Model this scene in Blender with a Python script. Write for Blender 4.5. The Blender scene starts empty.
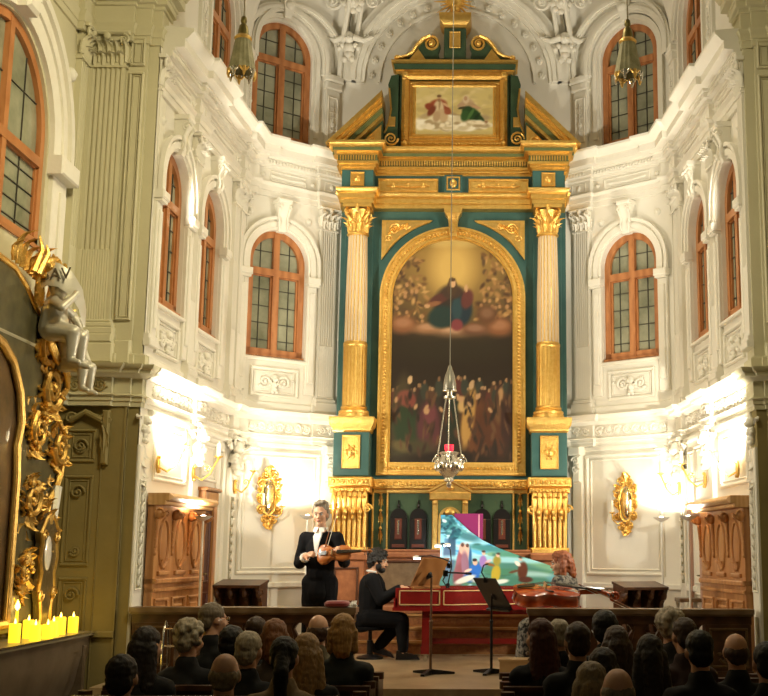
import bpy, bmesh, math, random
import numpy as np
from mathutils import Matrix, Vector
from mathutils.bvhtree import BVHTree
PI = math.pi
scene = bpy.context.scene
COL = scene.collection

# ------------------------------------------------------------------ camera
FLEN, PCX, PCY, HOR = 1150.0, 490.0, 355.0, 555.0
cam_data = bpy.data.cameras.new('camera')
cam = bpy.data.objects.new('camera', cam_data); COL.objects.link(cam)
cam_data.sensor_fit = 'HORIZONTAL'; cam_data.sensor_width = 36.0
cam_data.lens = FLEN / 768 * 36.0
cam_data.shift_x = (384 - PCX) / 768
cam_data.shift_y = (PCY - 348) / 768
cam_data.clip_start = 0.05; cam_data.clip_end = 200
pitch = math.atan((HOR - PCY) / FLEN)
cam.matrix_world = (Matrix.Translation((0.475, 0.0, 1.27)) @ Matrix.Rotation(PI / 2 + pitch, 4, 'X')
                    @ Matrix.Rotation(0.004, 4, 'Z'))
scene.camera = cam

# ------------------------------------------------------------------ world, exposure
world = bpy.data.worlds.new('world'); scene.world = world; world.use_nodes = True
bgn = world.node_tree.nodes['Background']
bgn.inputs[0].default_value = (1.0, 0.86, 0.54, 1); bgn.inputs[1].default_value = 0.034
vs = scene.view_settings
vs.view_transform = 'Standard'; vs.look = 'None'; vs.gamma = 1.0; vs.use_curve_mapping = False
vs.exposure = 0.55

def aim(o, target):
    d = Vector(target) - o.location
    o.rotation_euler = d.to_track_quat('-Z', 'Y').to_euler()
def lamp(name, kind, loc, energy, color, target=None, **kw):
    l = bpy.data.lights.new(name, kind); l.energy = energy; l.color = color
    for k, v in kw.items(): setattr(l, k, v)
    o = bpy.data.objects.new(name, l); COL.objects.link(o); o.location = loc
    if target: aim(o, target)
    return o
WARM = (1.0, 0.93, 0.77)
# stage floods fixed high on the inner faces of the two chancel piers
lamp('pier_flood', 'SPOT', (-2.72, 11.36, 2.2), 240, WARM, (1.6, 14.6, 5.6), spot_size=2.75, spot_blend=0.5, shadow_soft_size=0.06)
lamp('pier_flood', 'SPOT', (2.88, 11.36, 2.2), 240, WARM, (-1.6, 14.6, 5.6), spot_size=2.75, spot_blend=0.5, shadow_soft_size=0.06)
# unseen warm fill, added high above the pews to brighten the left nave wall
lamp('nave_fill', 'AREA', (0.6, 6.2, 7.2), 60, (1.0, 0.86, 0.52), (-3.2, 9.3, 4.6), shape='DISK', size=1.6, spread=1.6)
# unseen overhead fill, added under the vault to lift players, floor and listeners' heads
lamp('vault_fill', 'AREA', (.1, 12.3, 8.6), 50, (1.0, .86, .60), (.1, 11.9, 0), shape='DISK', size=1.2, spread=2.0)
lamp('nave_fill', 'AREA', (-.4, 6.2, 7.2), 20, (1.0, 0.88, 0.58), (3.3, 10.6, 4.4), shape='DISK', size=1.4, spread=1.4)  # second unseen fill, added to brighten the right pier
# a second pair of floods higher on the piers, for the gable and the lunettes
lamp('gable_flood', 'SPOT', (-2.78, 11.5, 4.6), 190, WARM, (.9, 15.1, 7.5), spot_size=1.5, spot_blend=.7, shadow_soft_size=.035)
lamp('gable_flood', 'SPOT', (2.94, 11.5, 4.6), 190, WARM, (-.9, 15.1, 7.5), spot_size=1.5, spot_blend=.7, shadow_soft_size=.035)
# soft unseen fill spots, added by the piers to brighten players and choir walls
lamp('pier_fill', 'SPOT', (-2.66, 11.4, 3.6), 45, WARM, (1.6, 12.9, .6), spot_size=1.9, spot_blend=.9, shadow_soft_size=.12)
lamp('pier_fill', 'SPOT', (2.82, 11.4, 3.6), 45, WARM, (-1.6, 12.9, .6), spot_size=1.9, spot_blend=.9, shadow_soft_size=.12)
TORCH_W = 46

# ------------------------------------------------------------------ materials
def s2l(c):
    return tuple((x / 12.92 if x <= 0.04045 else ((x + 0.055) / 1.055) ** 2.4) for x in c)
def rgb(r, g, b): return s2l((r / 255, g / 255, b / 255))
MATS = {}
def mat(name, color, rough=0.6, metal=0.0, noise=None, scale=8.0, amount=0.5, bump=0.0, bscale=None, stretch=None,
        emit=None, estr=0.0, coat=0.0, spec=0.5, trans=0.0, ior=1.45, sheen=0.0, attr=None, bands=None):
    if name in MATS: return MATS[name]
    m = bpy.data.materials.new(name); m.use_nodes = True; nt = m.node_tree
    b = nt.nodes['Principled BSDF']
    b.inputs['Base Color'].default_value = (*color, 1); b.inputs['Roughness'].default_value = rough
    b.inputs['Metallic'].default_value = metal; b.inputs['Specular IOR Level'].default_value = spec
    b.inputs['Coat Weight'].default_value = coat; b.inputs['IOR'].default_value = ior
    b.inputs['Transmission Weight'].default_value = trans; b.inputs['Sheen Weight'].default_value = sheen
    if emit:
        b.inputs['Emission Color'].default_value = (*emit, 1); b.inputs['Emission Strength'].default_value = estr
    L = nt.links
    if noise or bump or bands:
        tc = nt.nodes.new('ShaderNodeTexCoord'); mp = nt.nodes.new('ShaderNodeMapping')
        L.new(tc.outputs['Object'], mp.inputs[0])
        if stretch: mp.inputs['Scale'].default_value = stretch
    if noise:
        n = nt.nodes.new('ShaderNodeTexNoise'); n.inputs['Scale'].default_value = scale
        n.inputs['Detail'].default_value = 6; n.inputs['Roughness'].default_value = 0.6
        L.new(mp.outputs[0], n.inputs['Vector'])
        r = nt.nodes.new('ShaderNodeValToRGB')
        r.color_ramp.elements[0].position = 0.5 - amount / 2; r.color_ramp.elements[1].position = 0.5 + amount / 2
        r.color_ramp.elements[0].color = (*color, 1); r.color_ramp.elements[1].color = (*noise, 1)
        L.new(n.outputs['Fac'], r.inputs[0]); L.new(r.outputs[0], b.inputs['Base Color'])
    if bands:   # wood grain
        wv = nt.nodes.new('ShaderNodeTexWave'); wv.inputs['Scale'].default_value = bands[0]; wv.inputs['Distortion'].default_value = bands[1]
        wv.inputs['Detail'].default_value = 3; wv.inputs['Detail Scale'].default_value = 1.5
        L.new(mp.outputs[0], wv.inputs['Vector'])
        r = nt.nodes.new('ShaderNodeValToRGB')
        r.color_ramp.elements[0].color = (*color, 1); r.color_ramp.elements[1].color = (*bands[2], 1)
        L.new(wv.outputs['Fac'], r.inputs[0]); L.new(r.outputs[0], b.inputs['Base Color'])
    if attr:
        a = nt.nodes.new('ShaderNodeVertexColor'); a.layer_name = attr
        L.new(a.outputs['Color'], b.inputs['Base Color'])
    if bump:
        n2 = nt.nodes.new('ShaderNodeTexNoise'); n2.inputs['Scale'].default_value = bscale or scale * 3
        n2.inputs['Detail'].default_value = 5
        L.new(mp.outputs[0], n2.inputs['Vector'])
        bp = nt.nodes.new('ShaderNodeBump'); bp.inputs['Strength'].default_value = bump; bp.inputs['Distance'].default_value = 0.02
        L.new(n2.outputs['Fac'], bp.inputs['Height']); L.new(bp.outputs[0], b.inputs['Normal'])
    MATS[name] = m
    return m
PLASTER = mat('plaster', (0.80, 0.77, 0.68), 0.75, noise=(0.74, 0.70, 0.60), scale=1.6, amount=0.7, bump=0.04, bscale=40)
STUCCO = mat('stucco', (0.83, 0.80, 0.71), 0.7, noise=(0.76, 0.72, 0.61), scale=5, bump=0.12, bscale=30)
PIERM = mat('pier_plaster', (0.62, 0.58, 0.40), 0.75, noise=(0.54, 0.50, 0.33), scale=2.0, amount=0.7, bump=0.05, bscale=30)
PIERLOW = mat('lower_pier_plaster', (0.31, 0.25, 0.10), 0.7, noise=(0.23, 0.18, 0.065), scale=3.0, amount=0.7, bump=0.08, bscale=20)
OLIVE = mat('olive_stucco_ground', (0.33, 0.31, 0.20), 0.7, noise=(0.25, 0.23, 0.13), scale=9)
GOLD = mat('gilding', (0.74, 0.43, 0.09), 0.34, 0.88, noise=(0.90, 0.60, 0.18), scale=18, bump=0.3, bscale=60)
GOLDD = mat('old_gilding', (0.55, 0.33, 0.08), 0.38, 0.85, noise=(0.80, 0.52, 0.16), scale=12, bump=0.25, bscale=40)
TEAL = mat('teal_marbling', (0.026, 0.085, 0.080), 0.35, noise=(0.060, 0.145, 0.130), scale=3.5, amount=0.6, coat=0.2)
GREEN = mat('dark_green_paint', (0.025, 0.055, 0.028), 0.4, noise=(0.055, 0.095, 0.045), scale=5, coat=0.1)
OLIVEG = mat('olive_green_marbling', (0.15, 0.17, 0.06), 0.4, noise=(0.08, 0.11, 0.04), scale=6)
ALTSTONE = mat('brown_olive_marbling', (0.13, 0.115, 0.055), 0.35, noise=(0.06, 0.055, 0.03), scale=7, amount=.4, coat=.2)
DULLSIL = mat('dull_silver', (0.60, 0.57, 0.47), 0.42, 0.45, bump=0.15, bscale=25)
CREAMSH = mat('cream_shaft', (0.66, 0.52, 0.33), 0.5, noise=(0.72, 0.58, 0.38), scale=8)
WINWOOD = mat('window_wood', (0.50, 0.205, 0.07), 0.4, bands=(3.0, 4.0, (0.38, 0.14, 0.042)), coat=0.15)
GLASS = mat('window_glass', (0.40, 0.40, 0.28), 0.07, noise=(0.15, 0.16, 0.10), scale=1.8, amount=0.4, spec=0.8)  # paler tone stands in for reflections on the panes
LEAD = mat('lead_bar', (0.06, 0.055, 0.04), 0.5, 0.3)
OAK = mat('stall_oak', (0.50, 0.24, 0.085), 0.45, bands=(2.0, 6.0, (0.38, 0.16, 0.05)), stretch=(3, 3, 0.6), coat=0.1)
DARKW = mat('dark_walnut', (0.085, 0.035, 0.014), 0.38, bands=(2.5, 5.0, (0.05, 0.02, 0.008)), stretch=(0.6, 3, 3), coat=0.2)
RAILTOP = mat('rail_top_wood', (0.20, 0.13, 0.075), 0.4, bands=(2.5, 4.0, (0.14, 0.085, 0.045)), stretch=(0.5, 3, 3), coat=0.25)
STEPW = mat('step_wood', (0.36, 0.17, 0.06), 0.4, bands=(2.0, 5.0, (0.26, 0.11, 0.035)), stretch=(0.4, 3, 3), coat=0.15)
STEPI = mat('step_inlay', (0.20, 0.07, 0.025), 0.45, noise=(0.34, 0.15, 0.05), scale=26, amount=0.3)
REDMARB = mat('red_marbling', (0.42, 0.16, 0.06), 0.4, noise=(0.25, 0.085, 0.035), scale=12, amount=0.45, coat=0.1)
GREYMARB = mat('brown_marbling', (0.26, 0.17, 0.09), 0.4, noise=(0.15, 0.09, 0.045), scale=14, amount=0.45)
STONE = mat('floor_stone', (0.56, 0.43, 0.27), 0.28, noise=(0.30, 0.20, 0.11), scale=2.0, amount=0.35, coat=0.15)
NAVEFL = mat('nave_floor_stone', (0.12, 0.09, 0.06), 0.5, noise=(0.08, 0.06, 0.04), scale=3)
SILVER = mat('silver', (0.75, 0.72, 0.62), 0.22, 0.95, bump=0.2, bscale=40)
CHROME = mat('chrome', (0.7, 0.7, 0.68), 0.15, 1.0)
BLACKM = mat('black_metal', (0.012, 0.012, 0.013), 0.4, 0.3)
WHITEM = mat('white_metal', (0.80, 0.79, 0.74), 0.4)
BLACKC = mat('black_cloth', (0.006, 0.006, 0.007), 0.9, spec=0.15, bump=0.15, bscale=60)
WHITEC = mat('white_cloth', (0.75, 0.73, 0.68), 0.8)
SKIN = mat('skin', (0.58, 0.33, 0.21), 0.5, noise=(0.52, 0.27, 0.16), scale=18)
REDL = mat('red_lacquer', (0.20, 0.010, 0.009), 0.22, noise=(0.14, 0.008, 0.006), scale=6, coat=0.4)
MAGENTA = mat('magenta_lacquer', (0.26, 0.028, 0.13), 0.3, coat=0.3)
IVORY = mat('ivory', (0.75, 0.68, 0.52), 0.4)
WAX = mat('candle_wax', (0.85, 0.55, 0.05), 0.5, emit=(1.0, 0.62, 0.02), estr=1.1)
WAXW = mat('white_candle_wax', (0.85, 0.80, 0.62), 0.5)
FLAME = mat('flame', (1, 0.7, 0.1), 0.5, emit=(1.0, 0.62, 0.08), estr=9.0)
LED = mat('led', (1, 1, 1), 0.5, emit=(0.85, 0.95, 1.0), estr=14.0)
TORCHG = mat('lamp_glow', (1, 1, 1), 0.5, emit=(1.0, 0.9, 0.7), estr=14.0)
REDGL = mat('red_glass', (0.7, 0.01, 0.03), 0.1, trans=0.5, emit=(1.0, 0.02, 0.06), estr=0.8)
DARKV = mat('darkness', (0.010, 0.006, 0.004), 0.8)
PAINT = mat('oil_paint', (0.5, 0.5, 0.5), 0.45, attr='Col', bump=0.05, bscale=90)
VARN = mat('violin_varnish', (0.40, 0.13, 0.03), 0.25, bands=(6, 3, (0.28, 0.075, 0.015)), coat=0.6)
CELLOV = mat('cello_varnish', (0.42, 0.065, 0.012), 0.22, bands=(4, 3, (0.30, 0.04, 0.008)), coat=0.7)
EBONY = mat('ebony', (0.012, 0.010, 0.009), 0.3)
BRASSY = mat('brass_green', (0.20, 0.16, 0.05), 0.4, 0.7, bump=0.1)
GAUZE = mat('aged_green_cloth', (0.17, 0.16, 0.075), 0.7, noise=(0.34, 0.31, 0.18), scale=9, amount=0.4)

# ------------------------------------------------------------------ mesh kit
class MB:
    """verts / faces of one mesh; T maps local to world (or to the thing's space)."""
    def __init__(s, T=None): s.v = []; s.f = []; s.m = []; s.T = T; s.mi = 0
    def vv(s, pts):
        i = len(s.v)
        if s.T is None: s.v.extend([tuple(p) for p in pts])
        else: s.v.extend([tuple(s.T @ Vector(p)) for p in pts])
        return i
    def ff(s, *fs):
        for f in fs: s.f.append(tuple(f)); s.m.append(s.mi)
        return s
    def box(s, x0, x1, y0, y1, z0, z1):
        i = s.vv([(x0, y0, z0), (x1, y0, z0), (x1, y1, z0), (x0, y1, z0), (x0, y0, z1), (x1, y0, z1), (x1, y1, z1), (x0, y1, z1)])
        return s.ff((i, i+3, i+2, i+1), (i+4, i+5, i+6, i+7), (i, i+1, i+5, i+4), (i+1, i+2, i+6, i+5), (i+2, i+3, i+7, i+6), (i+3, i, i+4, i+7))
    def bev(s, x0, x1, y0, y1, z0, z1, b=0.01):
        """box whose front (+y1) face is chamfered"""
        i = s.vv([(x0, y0, z0), (x1, y0, z0), (x1, y0, z1), (x0, y0, z1), (x0, y1-b, z0), (x1, y1-b, z0), (x1, y1-b, z1), (x0, y1-b, z1),
                  (x0+b, y1, z0+b), (x1-b, y1, z0+b), (x1-b, y1, z1-b), (x0+b, y1, z1-b)])
        s.ff((i, i+1, i+2, i+3), (i+8, i+9, i+10, i+11))
        for a in range(4):
            c = (a+1) % 4
            s.ff((i+a, i+c, i+4+c, i+4+a), (i+4+a, i+4+c, i+8+c, i+8+a))
        return s
    def rings(s, rings, closed=True, cap0=True, cap1=True):
        n = len(rings[0]); ids = [s.vv(r) for r in rings]
        for a, b in zip(ids, ids[1:]):
            for k in range(n if closed else n-1):
                k2 = (k+1) % n; s.ff((a+k, a+k2, b+k2, b+k))
        if closed and cap0: s.ff(tuple(range(ids[0]+n-1, ids[0]-1, -1)))
        if closed and cap1: s.ff(tuple(range(ids[-1], ids[-1]+n)))
        return s
    def prism(s, poly, y0, y1, b=0.0):
        """(x,z) outline extruded from y0 to y1"""
        n = len(poly); i = s.vv([(x, y0, z) for x, z in poly] + [(x, y1, z) for x, z in poly])
        s.ff(tuple(range(i, i+n)), tuple(range(i+2*n-1, i+n-1, -1)))
        for k in range(n): k2 = (k+1) % n; s.ff((i+k, i+k2, i+n+k2, i+n+k))
        return s
    def zprism(s, poly, z0, z1):
        return s.rings([[(x, y, z0) for x, y in poly], [(x, y, z1) for x, y in poly]])
    def lathe(s, prof, c=(0, 0, 0), n=16, sx=1.0, sy=1.0, a0=0.0, a1=2*PI):
        full = abs(a1-a0-2*PI) < 1e-6; m = n if full else n+1
        R = [[(c[0]+r*sx*math.cos(a0+(a1-a0)*k/n), c[1]+r*sy*math.sin(a0+(a1-a0)*k/n), c[2]+z) for k in range(m)] for r, z in prof]
        return s.rings(R, closed=full)
    def tube(s, pts, r, n=8, cap=True, flat=1.0, up=None):
        pts = [Vector(p) for p in pts]; rs = r if isinstance(r, (list, tuple)) else [r]*len(pts)
        R = []; ref = Vector(up) if up else None
        for k, p in enumerate(pts):
            t = (pts[min(k+1, len(pts)-1)] - pts[max(k-1, 0)])
            if t.length < 1e-9: t = Vector((0, 0, 1))
            t.normalize()
            if ref is None: ref = Vector((0, 0, 1)) if abs(t.z) < 0.9 else Vector((1, 0, 0))
            a = ref - t * ref.dot(t)
            if a.length < 1e-4:
                a = Vector((1, 0, 0)) - t * t.x
                if a.length < 1e-4: a = Vector((0, 1, 0))
            a.normalize(); b = t.cross(a)
            if up is None: ref = a
            R.append([tuple(p + a*rs[k]*flat*math.cos(2*PI*q/n) + b*rs[k]*math.sin(2*PI*q/n)) for q in range(n)])
        return s.rings(R, cap0=cap, cap1=cap)
    def ball(s, c, r, n=10, m=6, R=None):
        if not isinstance(r, (tuple, list)): r = (r, r, r)
        rows = []
        for j in range(m+1):
            th = PI*j/m
            if j in (0, m): th = 0.02 if j == 0 else PI-0.02
            row = []
            for k in range(n):
                p = Vector((r[0]*math.sin(th)*math.cos(2*PI*k/n), r[1]*math.sin(th)*math.sin(2*PI*k/n), r[2]*math.cos(th)))
                if R: p = R @ p
                row.append((c[0]+p.x, c[1]+p.y, c[2]+p.z))
            rows.append(row)
        return s.rings(rows)
    def sweep(s, path, prof, closed=False, cap=True):
        """profile (offset to the left of the path's direction, z) swept along a plan polyline, mitred"""
        P = [Vector((p[0], p[1])) for p in path]; N = len(P); R = []
        for k in range(N):
            if closed: a, b = P[(k-1) % N], P[(k+1) % N]
            else: a, b = P[max(k-1, 0)], P[min(k+1, N-1)]
            d0 = (P[k]-a); d1 = (b-P[k])
            if d0.length < 1e-9: d0 = d1
            if d1.length < 1e-9: d1 = d0
            d0 = d0.normalized(); d1 = d1.normalized()
            n0 = Vector((-d0.y, d0.x)); n1 = Vector((-d1.y, d1.x)); mt = n0+n1
            mt = mt/max(mt.length_squared, 0.3)*2
            R.append([(P[k].x+mt.x*o, P[k].y+mt.y*o, z) for o, z in prof])
        if closed: R.append(R[0])
        return s.rings(R, cap0=cap, cap1=cap)
    def grid(s, rows):
        n = len(rows[0]); ids = [s.vv(r) for r in rows]
        for a, b in zip(ids, ids[1:]):
            for k in range(n-1): s.ff((a+k, a+k+1, b+k+1, b+k))
        return s
    def spiral(s, c, r0, turns, w, ax=(1, 0, 0), az=(0, 0, 1), a0=0.0, sgn=1, n=8, taper=0.45, flat=1.0):
        ax, az = Vector(ax), Vector(az); N = int(14*turns)+2; pts = []; rs = []
        for k in range(N):
            t = k/(N-1); a = a0+sgn*2*PI*turns*t; r = r0*(1-0.88*t)
            pts.append(Vector(c)+ax*(r*math.cos(a))+az*(r*math.sin(a))); rs.append(w*(1-taper*t))
        s.tube(pts, rs, n, flat=flat, up=ax.cross(az)); s.ball(pts[-1], w*1.2, 8, 5)
        return s
    def leaf(s, base, up, out, w, h, curl=0.5, t=0.012):
        """acanthus-like leaf: a bent, lobed, ridged tongue with thickness"""
        up, out = Vector(up).normalized(), Vector(out).normalized(); side = up.cross(out); base = Vector(base)
        F = []; B = []; M = 7
        for k in range(M+1):
            q = k/M; bend = max(0, q-0.45)/0.55
            c = base + up*(h*(q-0.28*bend**2*curl)) + out*(h*(0.10*q+0.42*curl*bend**2))
            ww = w*0.5*(math.sin(PI*(0.18+0.80*q))**0.7)*(1+0.14*math.cos(k*PI))
            row = []
            for j, x in enumerate((-1, -0.55, 0, 0.55, 1)):
                row.append(c+side*(ww*x)+out*(t*(1.2, 0.2, 1.3, 0.2, 1.2)[j]-abs(x)*t*1.5))
            F.append([tuple(p) for p in row]); B.append([tuple(p-out*t*1.2) for p in row])
        R = [f+list(reversed(b)) for f, b in zip(F, B)]
        return s.rings(R)

def new_obj(name, me, parent=None):
    o = bpy.data.objects.new(name, me); COL.objects.link(o)
    if parent is not None: o.parent = parent
    return o
def build(mb, name, mats, parent=None, world=True, ang=38, smooth=True, norm=True):
    """link the mesh; when a parent is given and the numbers are world ones, take them into the parent's space"""
    if not isinstance(mats, (list, tuple)): mats = [mats]
    me = bpy.data.meshes.new(name)
    vs_ = mb.v
    if parent is not None and world:
        root = parent; M = Matrix.Identity(4); ch = []
        while root is not None: ch.append(root); root = root.parent
        for r in reversed(ch): M = M @ r.matrix_basis
        if M != Matrix.Identity(4):
            I = M.inverted(); vs_ = [tuple(I @ Vector(p)) for p in vs_]
    me.from_pydata(vs_, [], mb.f)
    for m in mats: me.materials.append(m)
    me.polygons.foreach_set('material_index', mb.m)
    if norm:
        bm = bmesh.new(); bm.from_mesh(me); bmesh.ops.recalc_face_normals(bm, faces=bm.faces); bm.to_mesh(me); bm.free()
    if smooth:
        me.polygons.foreach_set('use_smooth', [True]*len(me.polygons)); me.set_sharp_from_angle(angle=math.radians(ang))
    me.update()
    return new_obj(name, me, parent)
def tag(o, label=None, cat=None, group=None, kind=None):
    if label: o['label'] = label
    if cat: o['category'] = cat
    if group: o['group'] = group
    if kind: o['kind'] = kind
    return o
def thing(name, label, cat, loc=(0, 0, 0), rz=0.0, group=None):
    o = bpy.data.objects.new(name, None); COL.objects.link(o); o.location = loc; o.rotation_euler = (0, 0, rz)
    o.empty_display_size = 0.1
    return tag(o, label, cat, group)
def dup(o, parent=None):
    c = o.copy(); COL.objects.link(c)
    if parent is not None: c.parent = parent
    for k in list(o.children): dup(k, c)
    return c
def frame(A, B, flip=False):
    """local (u along A->B, d out of the wall into the room, z)"""
    A = Vector((A[0], A[1], 0)); B = Vector((B[0], B[1], 0)); u = (B-A).normalized()
    n = Vector((u.y, -u.x, 0))
    if flip: n = -n
    M = Matrix(((u.x, n.x, 0, A.x), (u.y, n.y, 0, A.y), (0, 0, 1, 0), (0, 0, 0, 1)))
    return M
def structure(mb, name, mats, label=None, parent=None, **kw):
    o = build(mb, name, mats, parent, **kw)
    if parent is None: o['kind'] = 'structure'
    if label: o['label'] = label
    return o
def arch_pts(cu, cz, r, n=20, a0=0.0, a1=PI):
    return [(cu+r*math.cos(a0+(a1-a0)*k/n), cz+r*math.sin(a0+(a1-a0)*k/n)) for k in range(n+1)]
def rnd_noise(o, amp, scale, seed=0):
    from mathutils import noise
    me = o.data
    for v in me.vertices:
        d = noise.noise(v.co*scale+Vector((seed, seed*2.1, 0)))
        v.co += v.normal*d*amp
# ================================================================== THE CHAPEL
ZD, ZN = 0.12, -0.60                     # chancel floor, nave floor
LA, LB, LC = (-2.87, 11.3), (-2.7, 14.2), (-1.57, 15.1)
RA, RB, RC = (3.06, 11.3), (2.84, 14.09), (1.57, 15.1)
F_L1, F_L2 = frame(LA, LB), frame(LB, LC)
F_R1, F_R2 = frame(RA, RB, True), frame(RB, RC, True)
LEN1L, LEN2L = math.dist(LA, LB), math.dist(LB, LC)
LEN1R, LEN2R = math.dist(RA, RB), math.dist(RB, RC)
F_ALT = Matrix(((1, 0, 0, 0), (0, -1, 0, 15.1), (0, 0, 1, 0), (0, 0, 0, 1)))

def arch_band(mb, cu, cz, r0, r1, y0, y1, zb, n=22, ry=1.0):
    secs = []
    def sec(a, b): secs.append([(a[0], y0, a[1]), (b[0], y0, b[1]), (b[0], y1, b[1]), (a[0], y1, a[1])])
    if zb < cz: sec((cu-r0, zb), (cu-r1, zb))
    for k in range(n+1):
        a = PI-PI*k/n; c, s = math.cos(a), math.sin(a)
        sec((cu+r0*c, cz+r0*s*ry), (cu+r1*c, cz+r1*s*ry))
    if zb < cz: sec((cu+r0, zb), (cu+r1, zb))
    return mb.rings(secs)
def wall_face(mb, u0, u1, z0, z1, ops, depth=0.14, n=20):
    """inner wall face with arched openings (cu, r, sill, cz) and their reveals; several storeys allowed"""
    def quad(a, b, c, d):
        if b-a > 1e-6 and d-c > 1e-6:
            i = mb.vv([(a, 0, c), (b, 0, c), (b, 0, d), (a, 0, d)]); mb.ff((i, i+1, i+2, i+3))
    if not ops: quad(u0, u1, z0, z1); return mb
    rows = sorted(set((o[2], o[3]) for o in ops)); zs = [z0]
    for a, b in zip(rows, rows[1:]):
        top = max(o[3]+o[1] for o in ops if (o[2], o[3]) == a); zs.append((top+b[0])/2)
    zs.append(z1)
    for k, rw in enumerate(rows):
        lo, hi = zs[k], zs[k+1]; u = u0
        for cu, r, sill, cz in sorted(o for o in ops if (o[2], o[3]) == rw):
            a, b = max(cu-r, u0), min(cu+r, u1)
            quad(u, a, lo, hi); quad(a, b, lo, sill)
            pts = [(cu-r*math.cos(PI*j/n), cz+r*math.sin(PI*j/n)) for j in range(n+1)]
            for p, q in zip(pts, pts[1:]):
                if p[0] < u0-1e-6 or q[0] > u1+1e-6: continue
                i = mb.vv([(p[0], 0, p[1]), (q[0], 0, q[1]), (q[0], 0, hi), (p[0], 0, hi)]); mb.ff((i, i+1, i+2, i+3))
            ol = [(cu-r, sill)]+pts+[(cu+r, sill)]
            for p, q in zip(ol, ol[1:]+ol[:1]):
                i = mb.vv([(p[0], 0, p[1]), (q[0], 0, q[1]), (q[0], -depth, q[1]), (p[0], -depth, p[1])]); mb.ff((i, i+1, i+2, i+3))
            u = b
        quad(u, u1, lo, hi)
    return mb
WN = [0]
def window(T, cu, r, sill, cz, label, transom=None, d=-0.08, rows=5):
    WN[0] += 1
    mb = MB(T); y0, y1 = d-0.05, d+0.03; fw = 0.085
    arch_band(mb, cu, cz, r-fw, r+0.005, y0, y1, sill)
    mb.box(cu-r, cu+r, y0, y1, sill, sill+fw*1.2); mb.box(cu-r-0.02, cu+r+0.02, y0, y1+0.05, sill-0.02, sill+0.02)
    tz = transom or cz-0.14
    mb.box(cu-r+fw, cu+r-fw, y0, y1+0.012, tz-0.045, tz+0.045)
    mb.box(cu-0.042, cu+0.042, y0, y1+0.008, sill, cz+r-fw*0.5)
    for sx in (-1, 1):            # inner casement rails
        a, b = sorted((cu+sx*0.042, cu+sx*(r-fw)))
        for p, q in ((a, a+0.022), (b-0.022, b)): mb.box(p, q, y0, y1-0.02, sill+0.06, tz-0.03)
        mb.box(a, b, y0, y1-0.02, sill+0.06, sill+0.085); mb.box(a, b, y0, y1-0.02, tz-0.06, tz-0.03)
    w = build(mb, 'window_%d' % WN[0], WINWOOD); tag(w, label, kind='structure')
    g = MB(T); ol = [(cu-r+0.02, sill+0.02)]+[(cu-(r-0.02)*math.cos(PI*j/20), cz+(r-0.02)*math.sin(PI*j/20)) for j in range(21)]+[(cu+r-0.02, sill+0.02)]
    g.prism(ol, d-0.025, d-0.015); build(g, 'pane', GLASS, w)
    b = MB(T)
    for sx in (-1, 1):
        um = cu+sx*r*0.5; top = cz+math.sqrt(max(r*r*0.75, 0))-0.03
        b.box(um-0.004, um+0.004, d-0.015, d-0.003, sill+0.06, top)
        for k in range(1, rows):
            z = sill+(tz-sill)*k/rows
            b.box(min(cu, cu+sx*(r-0.05)), max(cu, cu+sx*(r-0.05)), d-0.015, d-0.003, z-0.004, z+0.004)
        z = tz+(cz+r-tz)*0.5; hw = math.sqrt(max(r*r-max(z-cz, 0)**2, 0))-0.05
        b.box(min(cu, cu+sx*hw), max(cu, cu+sx*hw), d-0.015, d-0.003, z-0.004, z+0.004)
    build(b, 'glazing_bar', LEAD, w)
    return w
def rect_frame(mb, u0, u1, z0, z1, w=0.04, d=0.03, inner=True):
    for (a, b, c, e) in ((u0, u1, z1-w, z1), (u0, u1, z0, z0+w), (u0, u0+w, z0+w, z1-w), (u1-w, u1, z0+w, z1-w)):
        mb.bev(a, b, -0.005, d, c, e, min(w*0.35, d*0.8))
    if inner:
        w2 = w*0.45; g = w*1.5
        for (a, b, c, e) in ((u0+g, u1-g, z1-g-w2, z1-g), (u0+g, u1-g, z0+g, z0+g+w2), (u0+g, u0+g+w2, z0+g+w2, z1-g-w2), (u1-g-w2, u1-g, z0+g+w2, z1-g-w2)):
            mb.bev(a, b, -0.005, d*0.5, c, e, w2*0.4)
def scrollwork(mb, u0, u1, z0, z1, d=0.012, n=None, w=None, seed=1):
    """running acanthus scroll relief"""
    rs = random.Random(seed); h = z1-z0; n = n or max(1, round((u1-u0)/(h*0.95))); st = (u1-u0)/n; w = w or h*0.055
    for k in range(n):
        cu = u0+st*(k+0.5); cz = (z0+z1)/2; s = 1 if k % 2 else -1
        mb.spiral((cu, d, cz), h*0.40, 1.6, w*1.25, a0=s*PI*0.85, sgn=-s, n=6, flat=1.0)
        for q in range(4):
            a = rs.uniform(0, 6.28); p = (cu+h*0.36*math.cos(a), d, cz+h*0.33*math.sin(a))
            mb.ball(p, (h*0.11, w*1.3, h*0.06), 7, 4, Matrix.Rotation(-a+rs.uniform(-.6, .6), 3, 'Y'))
        mb.ball((cu+st*0.5, d, cz+s*h*0.15), (h*0.13, w*1.2, h*0.07), 7, 4, Matrix.Rotation(s*0.7, 3, 'Y'))
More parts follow.
